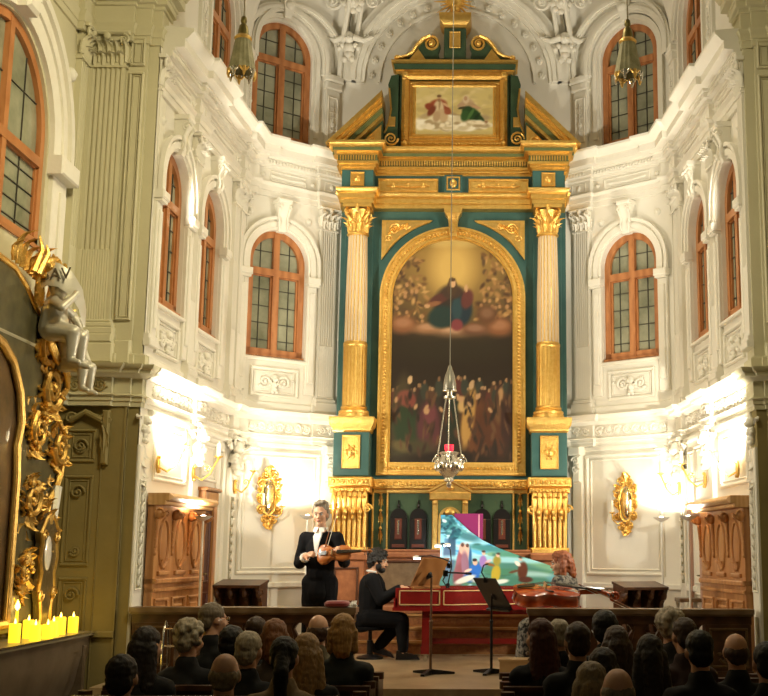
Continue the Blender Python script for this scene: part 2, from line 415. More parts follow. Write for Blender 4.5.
def capital_flat(mb, u0, u1, z0, z1, d0, d1):
    """composite pilaster capital: bell, two leaf rows, corner volutes, mask, abacus"""
    h = z1-z0; w = u1-u0; cu = (u0+u1)/2
    mb.box(u0, u1, 0, d0, z0, z1-0.1*h)
    mb.box(u0-0.02, u1+0.02, 0, d0+0.015, z0-0.02, z0)
    mb.bev(u0-0.045, u1+0.045, 0, d1+0.01, z1-0.11*h, z1, 0.015)
    k3 = max(3, round(w/0.085))
    for k in range(k3): mb.leaf((u0+w*(k+0.5)/k3, d0, z0), (0, 0, 1), (0, 1, 0), w/k3*1.4, h*0.50, 1.25, .018)
    for k in range(k3+1): mb.leaf((u0+w*k/k3, d0, z0+h*0.1), (0, 0, 1), (0, 1, 0), w/k3*1.2, h*0.74, 0.95, .016)
    for s in (-1, 1):
        mb.spiral((cu+s*w*0.47, d1-0.01, z1-h*0.27), h*0.15, 1.6, h*0.035, a0=PI/2, sgn=-s, n=6, flat=1.3)
        mb.leaf((cu+s*w*0.28, d0, z0+h*0.40), (s*0.5, 0, 1), (0, 1, 0), w*0.16, h*0.40, 0.5)
    mb.ball((cu, d1-0.01, z1-h*0.17), (w*0.11, 0.03, h*0.12)); mb.ball((cu, d0+0.02, z0+h*0.64), (w*0.08, 0.03, h*0.1))
def pilaster_shaft(mb, u0, u1, z0, z1, d, flutes=5, plain=0.30, base=True):
    w = u1-u0; zp = z0+(z1-z0)*plain; n = flutes; mg = w*0.09; fw = (w-2*mg)/n
    sec = [(u0, 0), (u0, d)]
    for k in range(n):
        a = u0+mg+fw*k
        sec += [(a+fw*0.12, d), (a+fw*0.24, d-0.017), (a+fw*0.5, d-0.026), (a+fw*0.76, d-0.017), (a+fw*0.88, d)]
    sec += [(u1, d), (u1, 0)]
    mb.rings([[(p[0], p[1], z) for p in sec] for z in (zp, z1)])
    sec2 = [(u0, 0), (u0, d)]
    for k in range(n):
        a = u0+mg+fw*k; sec2 += [(a+fw*0.12, d), (a+fw*0.24, d-0.004), (a+fw*0.5, d+0.002), (a+fw*0.76, d-0.004), (a+fw*0.88, d)]
    sec2 += [(u1, d), (u1, 0)]
    mb.rings([[(p[0], p[1], z) for p in sec2] for z in (z0, zp)])
    if base:
        for (e, a, b) in ((0.045, 0.0, 0.07), (0.03, 0.07, 0.12), (0.012, 0.12, 0.15)):
            mb.bev(u0-e, u1+e, 0, d+e, z0-0.15+a, z0-0.15+b, 0.01)
def cherub(mb, c, s=1.0, ax=(1, 0, 0), out=(0, 1, 0)):
    """little winged stucco putto: head, wings, belly"""
    A, O, c = Vector(ax), Vector(out), Vector(c)
    def B(u, o, z, r): mb.ball(tuple(c+A*u*s+O*o*s+Vector((0, 0, z*s))), r*s, 9, 6)
    B(0, .06, 0, .075); B(0, .05, .035, .07); B(.0, .135, -.005, .013); B(-.03, .11, -.02, .03); B(.03, .11, -.02, .03)
    B(0, .03, -.14, .085); B(0, .03, -.24, .075)
    for q in (-1, 1):
        B(q*.09, .05, -.10, .04); B(q*.13, .06, -.15, .035); B(q*.05, .06, -.31, .045)
        for k in range(4):
            p = c+A*(q*(.10+.035*k)*s)+O*.0+Vector((0, 0, (-.02+.03*k)*s))
            mb.leaf(tuple(p), tuple(A*q*(.8)+Vector((0, 0, .5-.25*k))), tuple(O), .06*s, .16*s, .3)

# ---- ground
m = MB(); m.zprism([(-3.0, 10.35), (3.2, 10.35), (3.15, 15.25), (-3.0, 15.25)], ZN-0.05, ZD)
structure(m, 'floor_chancel', STONE, 'pale stone chancel floor raised above the nave')
m = MB(); m.box(-3.6, 3.8, 2.0, 10.36, ZN-0.1, ZN); structure(m, 'floor_nave', NAVEFL, 'dark stone nave floor under the pews')
m = MB()
for k, (a, b) in enumerate(((10.12, ZD-0.18), (9.89, ZD-0.36), (9.66, ZD-0.54))): m.box(-2.7, 2.85, a, 10.4, ZN-0.02, b)
structure(m, 'trim_9', RAILTOP, 'wooden steps from the nave up to the chancel')

# ---- apse walls
WIN1 = dict(L=((0.30, 0.41), (1.58, 0.41)), R=((0.44, 0.41), (1.68, 0.41)))
def apse_side(side):
    F1, F2, n1, n2 = (F_L1, F_L2, LEN1L, LEN2L) if side == 'left' else (F_R1, F_R2, LEN1R, LEN2R)
    wins = WIN1['L' if side == 'left' else 'R']
    q2 = 0.0 if side == 'left' else 0.175
    ops1 = [(c, r, 3.76, 5.02) for c, r in wins]+[(1.72 if side == 'left' else 1.78, 0.50, 6.66, 7.75)]
    ops2 = [(0.53+q2, 0.42, 3.76, 5.01), (0.50+q2, 0.44, 6.66, 7.89)]
    a = MB(F1); wall_face(a, -0.3, n1+0.0, ZN, 9.3, ops1)
    wa = structure(a, 'wall_apse_'+side, PLASTER, 'long %s side wall of the apse, two arched windows' % side)
    b = MB(F2); wall_face(b, 0, n2, ZN, 9.6, ops2)
    wb = structure(b, 'wall_diagonal_'+side, PLASTER, 'angled apse wall %s of the altar with one arched window' % side)
    pl = {'left': 'left', 'right': 'right'}[side]
    window(F1, *ops1[0], 'arched wooden window nearest the %s chancel pier' % pl)
    window(F1, *ops1[1], 'arched wooden window, second from the %s pier on the side wall' % pl)
    window(F1, *ops1[2], 'upper arched window above the cornice on the %s side wall' % pl)
    window(F2, *ops2[0], 'arched wooden window on the angled wall %s of the altar' % pl)
    window(F2, *ops2[1], 'upper arched window above the cornice %s of the altar gable' % pl, transom=7.78)
    # --- window surrounds
    for W, F, ops in ((wa, F1, ops1[:2]), (wb, F2, ops2[:1])):
        for cu, r, sill, cz in ops:
            m = MB(F); zi = 4.86
            arch_band(m, cu, cz, r, r+0.15, -0.01, 0.05, zi); arch_band(m, cu, cz, r+0.03, r+0.10, 0.04, 0.075, zi)
            arch_band(m, cu, cz, r+0.13, r+0.17, 0.04, 0.09, zi)
            for s in (-1, 1):
                p = cu+s*(r+0.075)
                m.bev(p-0.095, p+0.095, 0, 0.11, zi-0.09, zi, 0.012); m.box(p-0.08, p+0.08, 0, 0.09, zi-0.12, zi-0.09)
                m.bev(p-0.07, p+0.07, 0, 0.045, 3.30, zi-0.12, 0.01); m.bev(p-0.04, p+0.04, 0.03, 0.065, 3.45, zi-0.2, 0.01)
            fr = build(m, 'window_surround', STUCCO, W)
            m = MB(F)     # scrolled keystone
            m.rings([[(cu-w, y, z), (cu+w, y, z), (cu+w, 0, z), (cu-w, 0, z)] for w, y, z in
                     ((.05, .08, 5.40), (.055, .10, 5.47), (.06, .09, 5.56), (.065, .11, 5.66), (.075, .15, 5.74), (.08, .15, 5.78))])
            for s in (-1, 1): m.spiral((cu+s*0.07, 0.13, 5.70), 0.055, 1.4, 0.013, ax=(0, 1, 0), sgn=1, n=6); m.tube([(cu+s*.06, .10, 5.44), (cu+s*.06, .12, 5.5), (cu+s*.065, .1, 5.6), (cu+s*.075, .15, 5.7)], .014, 6)
            m.bev(cu-0.10, cu+0.10, 0, 0.17, 5.78, 5.83, 0.01)
            build(m, 'keystone', STUCCO, fr)
            m = MB(F); hw = 0.34   # relief under the sill
            rect_frame(m, cu-hw, cu+hw, 3.24, 3.62, 0.035, 0.04)
            scrollwork(m, cu-hw+.07, cu+hw-.07, 3.32, 3.54, 0.014, 2, 0.018, seed=int(cu*10))
            cherub(m, (cu, 0.0, 3.47), 0.55)
            build(m, 'relief_panel', STUCCO, W)
        m = MB(F)
        for cu, r, sill, cz in ops:
            for s in (-1, 1): m.ball((cu+s*0.43, 0.0, 5.63), (.05, .03, .05)); m.ball((cu+s*0.43, 0.02, 5.63), (.024, .03, .024))
            m.bev(cu-r-.06, cu+r+.06, -0.02, 0.05, sill-0.06, sill-0.02, 0.01)
        build(m, 'boss', STUCCO, W)
    # --- upper lunette surrounds
    for W, F, (cu, r, sill, cz) in ((wa, F1, ops1[2]), (wb, F2, ops2[1])):
        m = MB(F); arch_band(m, cu, cz, r+0.04, r+0.10, -0.01, 0.05, 6.8); arch_band(m, cu, cz, r+0.12, r+0.24, -0.01, 0.08, 7.72)
        arch_band(m, cu, cz, r+0.15, r+0.20, 0.06, 0.105, 7.72)
        m.rings([[(cu-w, y, z), (cu+w, y, z), (cu+w, 0, z), (cu-w, 0, z)] for w, y, z in ((.045, .09, cz+r+.03), (.06, .12, cz+r+.12), (.09, .14, cz+r+.24), (.09, .14, cz+r+.28))])
        m.ball((cu, .13, cz+r+.2), (.07, .05, .06))
        build(m, 'lunette_surround', STUCCO, W)
    # --- pilasters (u0, u1) of the main storey
    def pil(W, F, u0, u1, flutes, d=0.055):
        m = MB(F); pilaster_shaft(m, u0, u1, 3.30, 5.55, d, flutes); m.bev(u0-.04, u1+.04, 0, d+.03, 3.05, 3.16, .01)
        p = build(m, 'pilaster', PLASTER, W)
        c = MB(F); capital_flat(c, u0, u1, 5.56, 5.86, d, d+0.06); build(c, 'capital', STUCCO, p)
    off = 0.0 if side == 'left' else 0.10
    pil(wa, F1, 0.84+off, 1.04+off, 4); pil(wa, F1, 2.42, 2.60, 4)
    pil(wa, F1, n1-0.21, n1-0.01, 3); pil(wb, F2, -0.01, 0.05, 1); pil(wb, F2, 1.13+q2, 1.37+q2, 6)
    # attic pilaster strips of the lunette storey
    for W, F, u0, u1 in ((wb, F2, 1.14+q2, 1.36+q2), (wa, F1, n1-0.2, n1-0.0), (wa, F1, 0.8, 1.0)):
        m = MB(F); m.bev(u0, u1, 0, 0.05, 6.7, 7.55, 0.01); rect_frame(m, u0+.03, u1-.03, 6.8, 7.45, .02, .065, False)
        m.bev(u0-.04, u1+.04, 0, .10, 7.66, 7.76, .02); m.bev(u0-.02, u1+.02, 0, .08, 7.55, 7.66, .015)
        uc = (u0+u1)/2; m.ball((uc, .06, 7.05), (.035, .03, .04)); m.tube([(uc, .065, 6.9), (uc, .065, 7.35)], .008, 6)
        for z in (7.15, 7.22, 7.29, 6.97): m.tube([(uc-.04, .065, z), (uc+.04, .065, z)], .008, 6)
        build(m, 'attic_pilaster', STUCCO, W)
    # --- lower storey: panels, corner herm pilaster, wainscot
    m = MB(F2); rect_frame(m, 0.10+q2, 1.24+q2, 1.02, 2.56, 0.045, 0.035)
    m.bev(0.0, n2, 0, 0.05, 0.86, 0.93, 0.012); m.bev(0, n2, 0, .03, ZD, .30, .01)
    m.bev(0.06, 1.28+q2, 0, .03, 2.60, 2.66, .01)
    build(m, 'panel_moulding', STUCCO, wb)
    m = MB(F1)
    rect_frame(m, 0.1, 1.10, 1.98, 2.56, 0.04, 0.03); rect_frame(m, 1.62, 2.2, 2.08, 2.54, .035, .03)
    rect_frame(m, 2.22, 2.5, 0.35, 2.5, .03, .025); m.bev(-.1, n1-.2, 0, .06, 2.60, 2.66, .015)
    m.bev(2.14, n1, 0, .05, .86, .93, .012)
    build(m, 'panel_moulding', STUCCO, wa)
    def lowpil(W, F, u0, u1, d=0.06, relief=True):
        m = MB(F); m.bev(u0, u1, 0, d, ZD, 2.30, .01); m.bev(u0-.03, u1+.03, 0, d+.03, ZD, .32, .01)
        p = build(m, 'pilaster', PLASTER, W)
        if relief:
            m = MB(F); m.box(u0+.05, u1-.05, d-.01, d+.004, .95, 1.95)
            build(m, 'relief_ground', OLIVE, p)
            m = MB(F); uc = (u0+u1)/2
            for k in range(9):
                z = 1.02+.105*k; m.ball((uc, d+.005, z), (.022+.012*(k % 3 == 1), .014, .035), 8, 5)
                for s in (-1, 1): m.leaf((uc, d, z), (s*.6, 0, .8), (0, 1, 0), .03, .06, .3)
            build(m, 'relief_ornament', STUCCO, p)
        m = MB(F); uc = (u0+u1)/2
        cherub(m, (uc, d, 2.54), 0.95)
        for s in (-1, 1): m.spiral((uc+s*.07, d+.03, 2.62), .05, 1.4, .014, sgn=s, n=6)
        m.bev(u0-.03, u1+.03, 0, d+.08, 2.64, 2.68, .01)
        build(m, 'cherub_corbel', STUCCO, p)
    lowpil(wa, F1, n1-.24, n1-.02); lowpil(wb, F2, 0.0, 0.05, .05, False); lowpil(wa, F1, 1.24 if side == 'left' else 1.3, 1.42 if side == 'left' else 1.48, .05, False)
    m = MB(F2 @ Matrix.Translation((q2, 0, 0))); m.bev(1.27, 1.42, 0, .06, ZD, 2.2, .01)
    for s in (-1, 1): m.spiral((1.345+s*.0, .10, 2.42+s*.06), .06, 1.5, .016, ax=(s, 0, 0), sgn=1, n=6)
    m.bev(1.25, 1.44, 0, .14, 2.55, 2.66, .015); m.bev(1.28, 1.41, 0, .09, 2.2, 2.55, .02)
    build(m, 'scroll_corbel', STUCCO, wb)
    return wa, wb
WA_L, WB_L = apse_side('left'); WA_R, WB_R = apse_side('right')
m = MB(F_ALT); wall_face(m, -1.6, 1.6, ZN, 10.0, [])
WALT = structure(m, 'wall_altar', PLASTER, 'end wall of the apse behind the high altar')
m = MB(F_ALT)
for r0, r1, d in ((1.06, 1.10, .05), (1.28, 1.33, .06), (1.33, 1.57, .10), (1.40, 1.46, .15)): arch_band(m, 0, 7.72, r0, r1, -0.01, d, 7.72, 32)
build(m, 'lunette_arch', STUCCO, WALT)
for k in range(17):
    a = PI*(k+0.5)/17; m = MB(F_ALT); c = (1.19*math.cos(a), 0.0, 7.72+1.19*math.sin(a))
    m.ball((c[0], .012, c[2]), (.05, .03, .05), 10, 5)
    for q in range(5): b = 2*PI*q/5; m.ball((c[0]+.028*math.cos(b), .035, c[2]+.028*math.sin(b)), (.018, .014, .018), 7, 4)
    m.ball((c[0], .045, c[2]), .014, 7, 4); build(m, 'rosette', STUCCO, WALT)

# ---- entablatures round the apse (right pier -> altar -> left pier)
def uv(F, u, d): p = F @ Vector((u, d, 0)); return (p.x, p.y)
def corner_pt(P, Fa, Fb, d):
    na, nb = Fa.col[1].xy, Fb.col[1].xy; mt = (na+nb); mt = mt/mt.length_squared*2; return (P[0]+mt.x*d, P[1]+mt.y*d)
def side_path(F1, F2, n1, n2, P, e, mid):
    return [uv(F1, -0.25, 0), uv(F1, mid-.16, 0), uv(F1, mid-.16, e), uv(F1, mid+.16, e), uv(F1, mid+.16, 0), uv(F1, n1-.28, 0), uv(F1, n1-.28, e),
            corner_pt(P, F1, F2, e), uv(F2, .13, e), uv(F2, .13, 0), uv(F2, n2-.345, 0), uv(F2, n2-.345, e), uv(F2, n2-.02, e)]
def full_path(e, mL, mR):
    r = side_path(F_R1, F_R2, LEN1R, LEN2R, RB, e, mR); l = side_path(F_L1, F_L2, LEN1L, LEN2L, LB, e, mL)
    return r+[(1.5, 15.1-e), (-1.5, 15.1-e)]+l[::-1]
LOWPROF = [(-.02, 2.66), (.02, 2.66), (.02, 2.70), (.035, 2.71), (.035, 2.75), (.06, 2.76), (.025, 2.78), (.025, 2.93), (.05, 2.94), (.07, 2.96), (.12, 2.97), (.13, 3.0), (.155, 3.015), (.17, 3.05), (.04, 3.07), (.04, 3.16), (-.02, 3.2)]
UPPROF0 = [(-.02, 5.86), (.04, 5.86), (.04, 5.95), (.06, 5.955), (.06, 6.03), (.10, 6.07), (.10, 6.085), (.045, 6.09), (.045, 6.30), (.08, 6.31), (.08, 6.35), (.14, 6.36), (.14, 6.43), (.17, 6.435), (.17, 6.47), (.30, 6.475), (.30, 6.58), (.33, 6.585), (.42, 6.67), (.42, 6.71), (.05, 6.75), (-.02, 6.75)]
UPPROF = [(max(o, -.02)*.76 if o > 0 else o, 5.86+(z-5.86)*.84) for o, z in UPPROF0]
m = MB(); m.sweep(full_path(.06, 1.32, 1.38), LOWPROF); TR1 = structure(m, 'trim_1', PLASTER, 'lower cornice with scroll frieze running round the apse')
m = MB(); m.sweep(full_path(.06, 0.94, 1.04), UPPROF); TR2 = structure(m, 'trim_2', PLASTER, 'great upper cornice running round the apse')
for F, n1, mid in ((F_L1, LEN1L, 1.32), (F_R1, LEN1R, 1.38)):
    for a, b in ((-.1, mid-.2), (mid+.2, n1-.33), (mid-.14, mid+.14)):
        e = .06 if b-a < .3 else 0
        m = MB(F); scrollwork(m, a, b, 2.785, 2.925, .03+e, None, .017, seed=3); build(m, 'scroll_frieze', STUCCO, TR1)
for F in (F_L2, F_R2):
    m = MB(F); n2 = LEN2L if F is F_L2 else LEN2R; scrollwork(m, .17, n2-.37, 2.785, 2.925, .03, None, .017, seed=5); scrollwork(m, n2-.31, n2-.05, 2.785, 2.925, .09, None, .012, seed=6)
    build(m, 'scroll_frieze', STUCCO, TR1)
def up_detail(F, spans):
    F = F @ Matrix(((1, 0, 0, 0), (0, .8, 0, 0), (0, 0, .84, 5.86*.16), (0, 0, 0, 1)))
    m = MB(F); dm = MB(F)
    for a, b, e in spans:
        n = int((b-a)/.045)
        for k in range(n): u = a+(b-a)*(k+.5)/n; dm.box(u-.013, u+.013, .1+e, .165+e, 6.365, 6.405)
        if b-a > .5:
            rect_frame(m, a+.2, b-.2, 6.11, 6.27, .018, .065, False); uc = (a+b)/2
            m.tube([(uc-(b-a)*.22, .06, 6.19), (uc, .06, 6.175), (uc+(b-a)*.22, .06, 6.19)], .02, 6)
            for s in (-1, 1): m.ball((uc+s*(b-a)*.23, .06, 6.19), (.05, .025, .025), 8, 4); m.ball((a+.1 if s < 0 else b-.1, .05, 6.19), (.035, .03, .035)); m.ball((a+.1 if s < 0 else b-.1, .07, 6.19), (.016, .03, .016))
        else:
            rect_frame(m, a+.03, b-.03, 6.11, 6.27, .015, .065+e, False); m.ball(((a+b)/2, .06+e, 6.19), (.03, .025, .05))
    build(m, 'frieze_ornament', STUCCO, TR2); build(dm, 'dentil_course', STUCCO, TR2)
for F, n1, mid in ((F_L1, LEN1L, .94), (F_R1, LEN1R, 1.04)): up_detail(F, [(-.2, mid-.17, 0), (mid-.15, mid+.15, .06), (mid+.17, n1-.3, 0), (n1-.27, n1-.02, .06)])
for F, n2 in ((F_L2, LEN2L), (F_R2, LEN2R)): up_detail(F, [(.15, n2-.36, 0), (n2-.34, n2-.05, .06)])

# ---- vault
VTOP = Vector((0.05, 12.2, 10.6))
def web(F, cu, r, cz, zs, n=24, k=10):
    rows = []
    for j in range(k+1):
        s = j/k; row = []
        for q in range(n+1):
            a = PI-PI*q/n; p = F @ Vector((cu+r*math.cos(a), 0, max(cz+r*math.sin(a), zs)))
            w = p.lerp(VTOP, s**1.7); w.z = p.z+(VTOP.z-p.z)*math.sin(s*PI/2); row.append(tuple(w))
        rows.append(row)
    return rows
m = MB()
m.grid(web(F_ALT, 0, 1.57, 7.72, 7.6)); m.grid(web(F_L2, LEN2L/2, LEN2L/2, 7.92, 7.72)); m.grid(web(F_R2, LEN2R/2, LEN2R/2, 7.92, 7.72))
m.grid(web(F_L1, LEN1L/2, LEN1L/2, 7.3, 7.72)); m.grid(web(F_R1, LEN1R/2, LEN1R/2, 7.3, 7.72))
F_FR = Matrix(((1, 0, 0, 0.1), (0, 1, 0, 11.2), (0, 0, 1, 0), (0, 0, 0, 1)))
m.grid(web(F_FR, 0, 2.95, 7.0, 7.6))
CEIL = structure(m, 'ceiling', PLASTER, 'white stuccoed vault over the apse', norm=False)
VBVH = BVHTree.FromPolygons([Vector(p) for p in m.v], m.f)
def rib(P, name, w=.05, s1=.9):
    mm = MB(); P = Vector(P); pts = []
    for j in range(13):
        s = s1*j/12; q = P.lerp(VTOP, s**1.7); q.z = P.z+(VTOP.z-P.z)*math.sin(s*PI/2)-.03; pts.append(tuple(q))
    mm.tube(pts, w, 8); build(mm, name, STUCCO, CEIL)
for F, c, r, cz in ((F_L2, LEN2L/2, LEN2L/2, 7.92), (F_R2, LEN2R/2, LEN2R/2, 7.92)):
    mm = MB(F); arch_band(mm, c, cz, r-.10, r, -.01, .07, 7.72, 28); arch_band(mm, c, cz, r-.07, r-.03, .05, .10, 7.72, 28); build(mm, 'arch_moulding', STUCCO, CEIL)
for P, sx in (((-1.57, 15.1, 7.75), -1), ((1.57, 15.1, 7.75), 1)):
    rib((P[0]-sx*.12, P[1], P[2]), 'vault_rib', .035); rib((P[0]+sx*.05, P[1]-.12, P[2]), 'vault_rib', .035)
    mm = MB(); P = Vector(P)      # winged cherub and rosette where the groin starts
    def gp(s): q = P.lerp(VTOP, s**1.7); q.z = P.z+(VTOP.z-P.z)*math.sin(s*PI/2); return q
    c = gp(.13)+Vector((-sx*.03, -.06, -.04)); cherub(mm, tuple(c), 1.0, (1, 0, 0), (0, -1, 0))
    for s in (-1, 1):
        mm.tube([tuple(c+Vector((s*.06, -.05, .02))), tuple(c+Vector((s*.2, -.03, -.02))), tuple(c+Vector((s*.36, 0, .06)))], [.05, .04, .01], 8)
    c = gp(.24)+Vector((0, -.05, -.05)); mm.ball(tuple(c), (.10, .06, .10)); mm.ball(tuple(c+Vector((0, -.06, 0))), .04)
    for q in range(8): a = PI*q/4; mm.ball(tuple(c+Vector((.11*math.cos(a), -.02, .11*math.sin(a)))), (.05, .03, .05), 8, 5)
    for s in (-1, 1):
        mm.spiral(tuple(c+Vector((s*.28, -.02, .02))), .12, 1.6, .022, sgn=s, n=6); mm.spiral(tuple(c+Vector((s*.16, -.02, .22))), .09, 1.4, .02, sgn=-s, n=6)
        for k in range(4): mm.leaf(tuple(c+Vector((s*.1, 0, .05+.05*k))), (s, 0, .3+.3*k), (0, -1, 0), .09, .22, .4)
    build(mm, 'stucco_ornament', STUCCO, CEIL)

# ---- chancel piers and nave walls
PIERPROF = [(o*.7, z+.50) for o, z in UPPROF]
def pier(side):
    S = -1 if side == 'left' else 1
    def X(x): return x if side == 'left' else -x+0.14
    fl = side == 'right'
    P = [(X(-4.2), 10.95), (X(-3.0), 10.95), (X(-3.0), 11.0), (X(-2.90), 11.0), (X(-2.90), 11.28), (X(-2.98), 11.3), (X(-2.98), 11.6), (X(-4.2), 11.6)]
    m = MB(); m.zprism(P, 2.66, 9.5); pr = structure(m, 'wall_pier_'+side, PIERM, 'fluted chancel pier on the %s' % side)
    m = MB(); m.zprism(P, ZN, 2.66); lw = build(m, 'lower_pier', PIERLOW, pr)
    Ff = Matrix(((-S, 0, 0, X(-3.62)), (0, -1, 0, 10.95), (0, 0, 1, 0), (0, 0, 0, 1)))       # front face, u from the corner
    Fn = Matrix(((0, -S, 0, X(-3.62)), (1, 0, 0, 0), (0, 0, 1, 0), (0, 0, 0, 1)))            # nave wall, u = depth
    def order(F, u0, u1, n, d, W, bits=True):
        m = MB(F); pilaster_shaft(m, u0, u1, 3.50, 6.08, d, n, .27)
        m.bev(u0-.06, u1+.06, 0, d+.07, 3.07, 3.26, .012); m.bev(u0-.05, u1+.05, 0, d+.055, 3.26, 3.36, .02)
        p = build(m, 'pilaster', PIERM, W); m = MB(F); capital_flat(m, u0, u1, 6.10, 6.45, d, d+.07); build(m, 'capital', PIERM, p)
    order(Ff, .06, .42, 6, .06, pr)
    m = MB(Ff); rect_frame(m, .455, .60, 3.5, 6.05, .022, .035); rect_frame(m, .455, .60, 6.12, 6.42, .022, .035); m.bev(.44, .62, 0, .05, 3.07, 3.3, .01)
    build(m, 'panel_moulding', PIERM, pr)
    Fj = frame((X(-2.90), 11.0), (X(-2.90), 11.28), fl)
    m = MB(Fj); pilaster_shaft(m, .03, .25, 3.42, 5.9, .03, 4, .28); capital_flat(m, .03, .25, 5.92, 6.28, .03, .08)
    m.bev(.01, .27, 0, .03, ZN, 2.3, .01); build(m, 'pilaster', PLASTER, pr)
    m = MB(Fj); m.box(.06, .22, .025, .034, .95, 1.95); m.box(.06, .22, .025, .034, -.4, .7); build(m, 'relief_ground', OLIVE, pr)
    m = MB(Fj)
    for k in range(10): m.ball((.14, .035, 1.0+.1*k), (.025, .02, .04)); m.leaf((.14, .03, 1.0+.1*k), (.5, 0, .8), (0, 1, 0), .04, .08, .3); m.leaf((.14, .03, 1.0+.1*k), (-.5, 0, .8), (0, 1, 0), .04, .08, .3)
    rect_frame(m, .045, .235, .93, 1.97, .014, .045, False); cherub(m, (.14, .0, 2.54), .62)
    for k in range(4): m.leaf((.14, .02, 2.30-.09*k), (.25*(-1)**k, 0, -1), (0, 1, 0), .12, .16, .6)
    build(m, 'relief_ornament', STUCCO, pr)
    def W_(u, d): return uv(Ff, u, d)
    path = [(X(-3.62), 3.0), uv(Fn, 10.62, 0), uv(Fn, 10.62, .06), W_(.06, .06), W_(.46, .06), W_(.46, 0), W_(.62, 0), (X(-3.0), 11.0), (X(-2.90), 11.0), (X(-2.90), 11.28)]
    if side == 'left': path = path[::-1]
    m = MB(); m.sweep(path, LOWPROF); structure(m, 'trim_%d' % (3 if S < 0 else 4), PIERM, 'lower cornice carried round the %s pier and nave wall' % side)
    m = MB(); m.sweep(path, PIERPROF); structure(m, 'trim_%d' % (5 if S < 0 else 6), PIERM, 'upper cornice carried round the %s pier and nave wall' % side)
    m = MB(Ff); scrollwork(m, .08, .44, 2.785, 2.925, .09, None, .011, seed=9)
    m.tube([(.10, .03, 2.52), (.24, .05, 2.60), (.40, .04, 2.52)], .03, 8); m.spiral((.10, .04, 2.54), .06, 1.4, .016, n=6); m.spiral((.42, .04, 2.54), .06, 1.4, .016, sgn=-1, n=6)
    m.bev(.40, .47, 0, .06, 2.1, 2.62, .015); m.leaf((.435, .05, 2.2), (0, 0, 1), (0, 1, 0), .08, .3, .4)
    for a, b in ((2.12, 2.44), (1.15, 2.0), (.35, 1.05)):
        rect_frame(m, .07, .34, a, b, .03, .02); m.spiral((.2, .02, b-.16), .07, 1.6, .013, n=6); scrollwork(m, .12, .29, a+.08, a+.2, .01, 1, .01)
    m.bev(.40, .41, 0, .015, -.5, 2.1, .004); m.bev(0, .62, 0, .04, .5, .56, .01); m.box(.60, .62, -.02, .012, -.6, 2.66)
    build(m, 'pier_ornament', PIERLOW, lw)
    ops = [(9.28, .86, 3.98, 5.00)]
    m = MB(Fn); wall_face(m, 2.0, 10.96, 2.66, 9.0, ops, .16); wn = structure(m, 'wall_nave_'+side, PIERM, 'nave side wall on the %s with a large arched window' % side)
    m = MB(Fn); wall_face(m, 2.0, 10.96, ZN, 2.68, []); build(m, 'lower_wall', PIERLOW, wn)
    window(Fn, *ops[0], 'largest arched wooden window, in the %s nave wall' % side, transom=4.78, d=-.06, rows=5)
    order(Fn, 10.68, 10.89, 3, .06, wn)
    m = MB(Fn); cu, r, sill, cz = ops[0]
    arch_band(m, cu, cz, r+.03, r+.44, -.01, .05, 4.9); arch_band(m, cu, cz, r+.20, r+.26, .04, .075, 4.9); arch_band(m, cu, cz, r+.36, r+.44, .04, .09, 4.9)
    for s in (-1, 1):
        q = cu+s*(r+.24); m.bev(q-.22, q+.22, 0, .15, 4.72, 4.9, .015); m.bev(q-.16, q+.16, 0, .05, 3.5, 4.72, .01); m.bev(q-.02, q+.10, .04, .08, 3.6, 4.6, .01)
        m.ball((cu+s*(r+.40), .02, 5.85), (.07, .05, .07)); m.ball((cu+s*(r+.40), .05, 5.85), .03)
    m.spiral((cu+.05, .1, cz+r+.2), .14, 1.5, .035, n=6); m.bev(cu-.12, cu+.12, 0, .16, cz+r+.02, cz+r+.40, .03)
    build(m, 'window_surround', STUCCO, wn)
    return pr
pier('left'); pier('right')
# ================================================================== THE HIGH ALTAR
ALT = thing('high_altar', 'tall green and gilded high altar with columns, large arched painting and broken gable', 'altar', (0, 14.6, ZD))
AX = -0.02
def painted(name, ext, cols, mask, x0, x1, z0, z1, y, nx, nz, layers, parent, base, fit, grad=None, mat_=PAINT, T=None, back=0.012, world=True, tone=1.0):
    """canvas painted in colour layers; layers are (px, py, rx, ry, angle, rgb, softness) on the picture's own grid `fit` = (left, right, top, bottom)"""
    U, V = np.meshgrid(np.linspace(0, 1, nx+1), np.linspace(0, 1, nz+1))
    zz = z0+(z1-z0)*V
    L_, R_ = (np.full_like(zz, x0), np.full_like(zz, x1)) if mask is None else mask(zz)
    xx = L_+(R_-L_)*U
    px = fit[0]+(fit[1]-fit[0])*(xx-x0)/(x1-x0); py = fit[3]+(fit[2]-fit[3])*(zz-z0)/(z1-z0)
    C = np.zeros(xx.shape+(3,)); C[:] = base
    if grad: C = grad(px, py, C)
    for (cx, cy, rx, ry, ang, col, soft) in layers:
        a = math.radians(ang); dx, dy = px-cx, py-cy
        e = np.sqrt(((dx*math.cos(a)+dy*math.sin(a))/rx)**2+((-dx*math.sin(a)+dy*math.cos(a))/ry)**2)
        w = np.clip((1-e)/max(soft, .02)+.5, 0, 1)[..., None]; C = C*(1-w)+np.array(col)/255.0*w
    C = np.clip(C*tone, 0, 1); lin = np.where(C <= .04045, C/12.92, ((C+.055)/1.055)**2.4)
    mb = MB(T); mb.grid([[(xx[j, i], y, zz[j, i]) for i in range(nx+1)] for j in range(nz+1)])
    nf = len(mb.v)
    o = build(mb, name, mat_, parent, world=world, norm=False)
    at = o.data.color_attributes.new('Col', 'FLOAT_COLOR', 'POINT')
    at.data.foreach_set('color', np.concatenate([lin.reshape(-1, 3), np.ones((nf, 1))], 1).ravel().astype(np.float32))
    return o
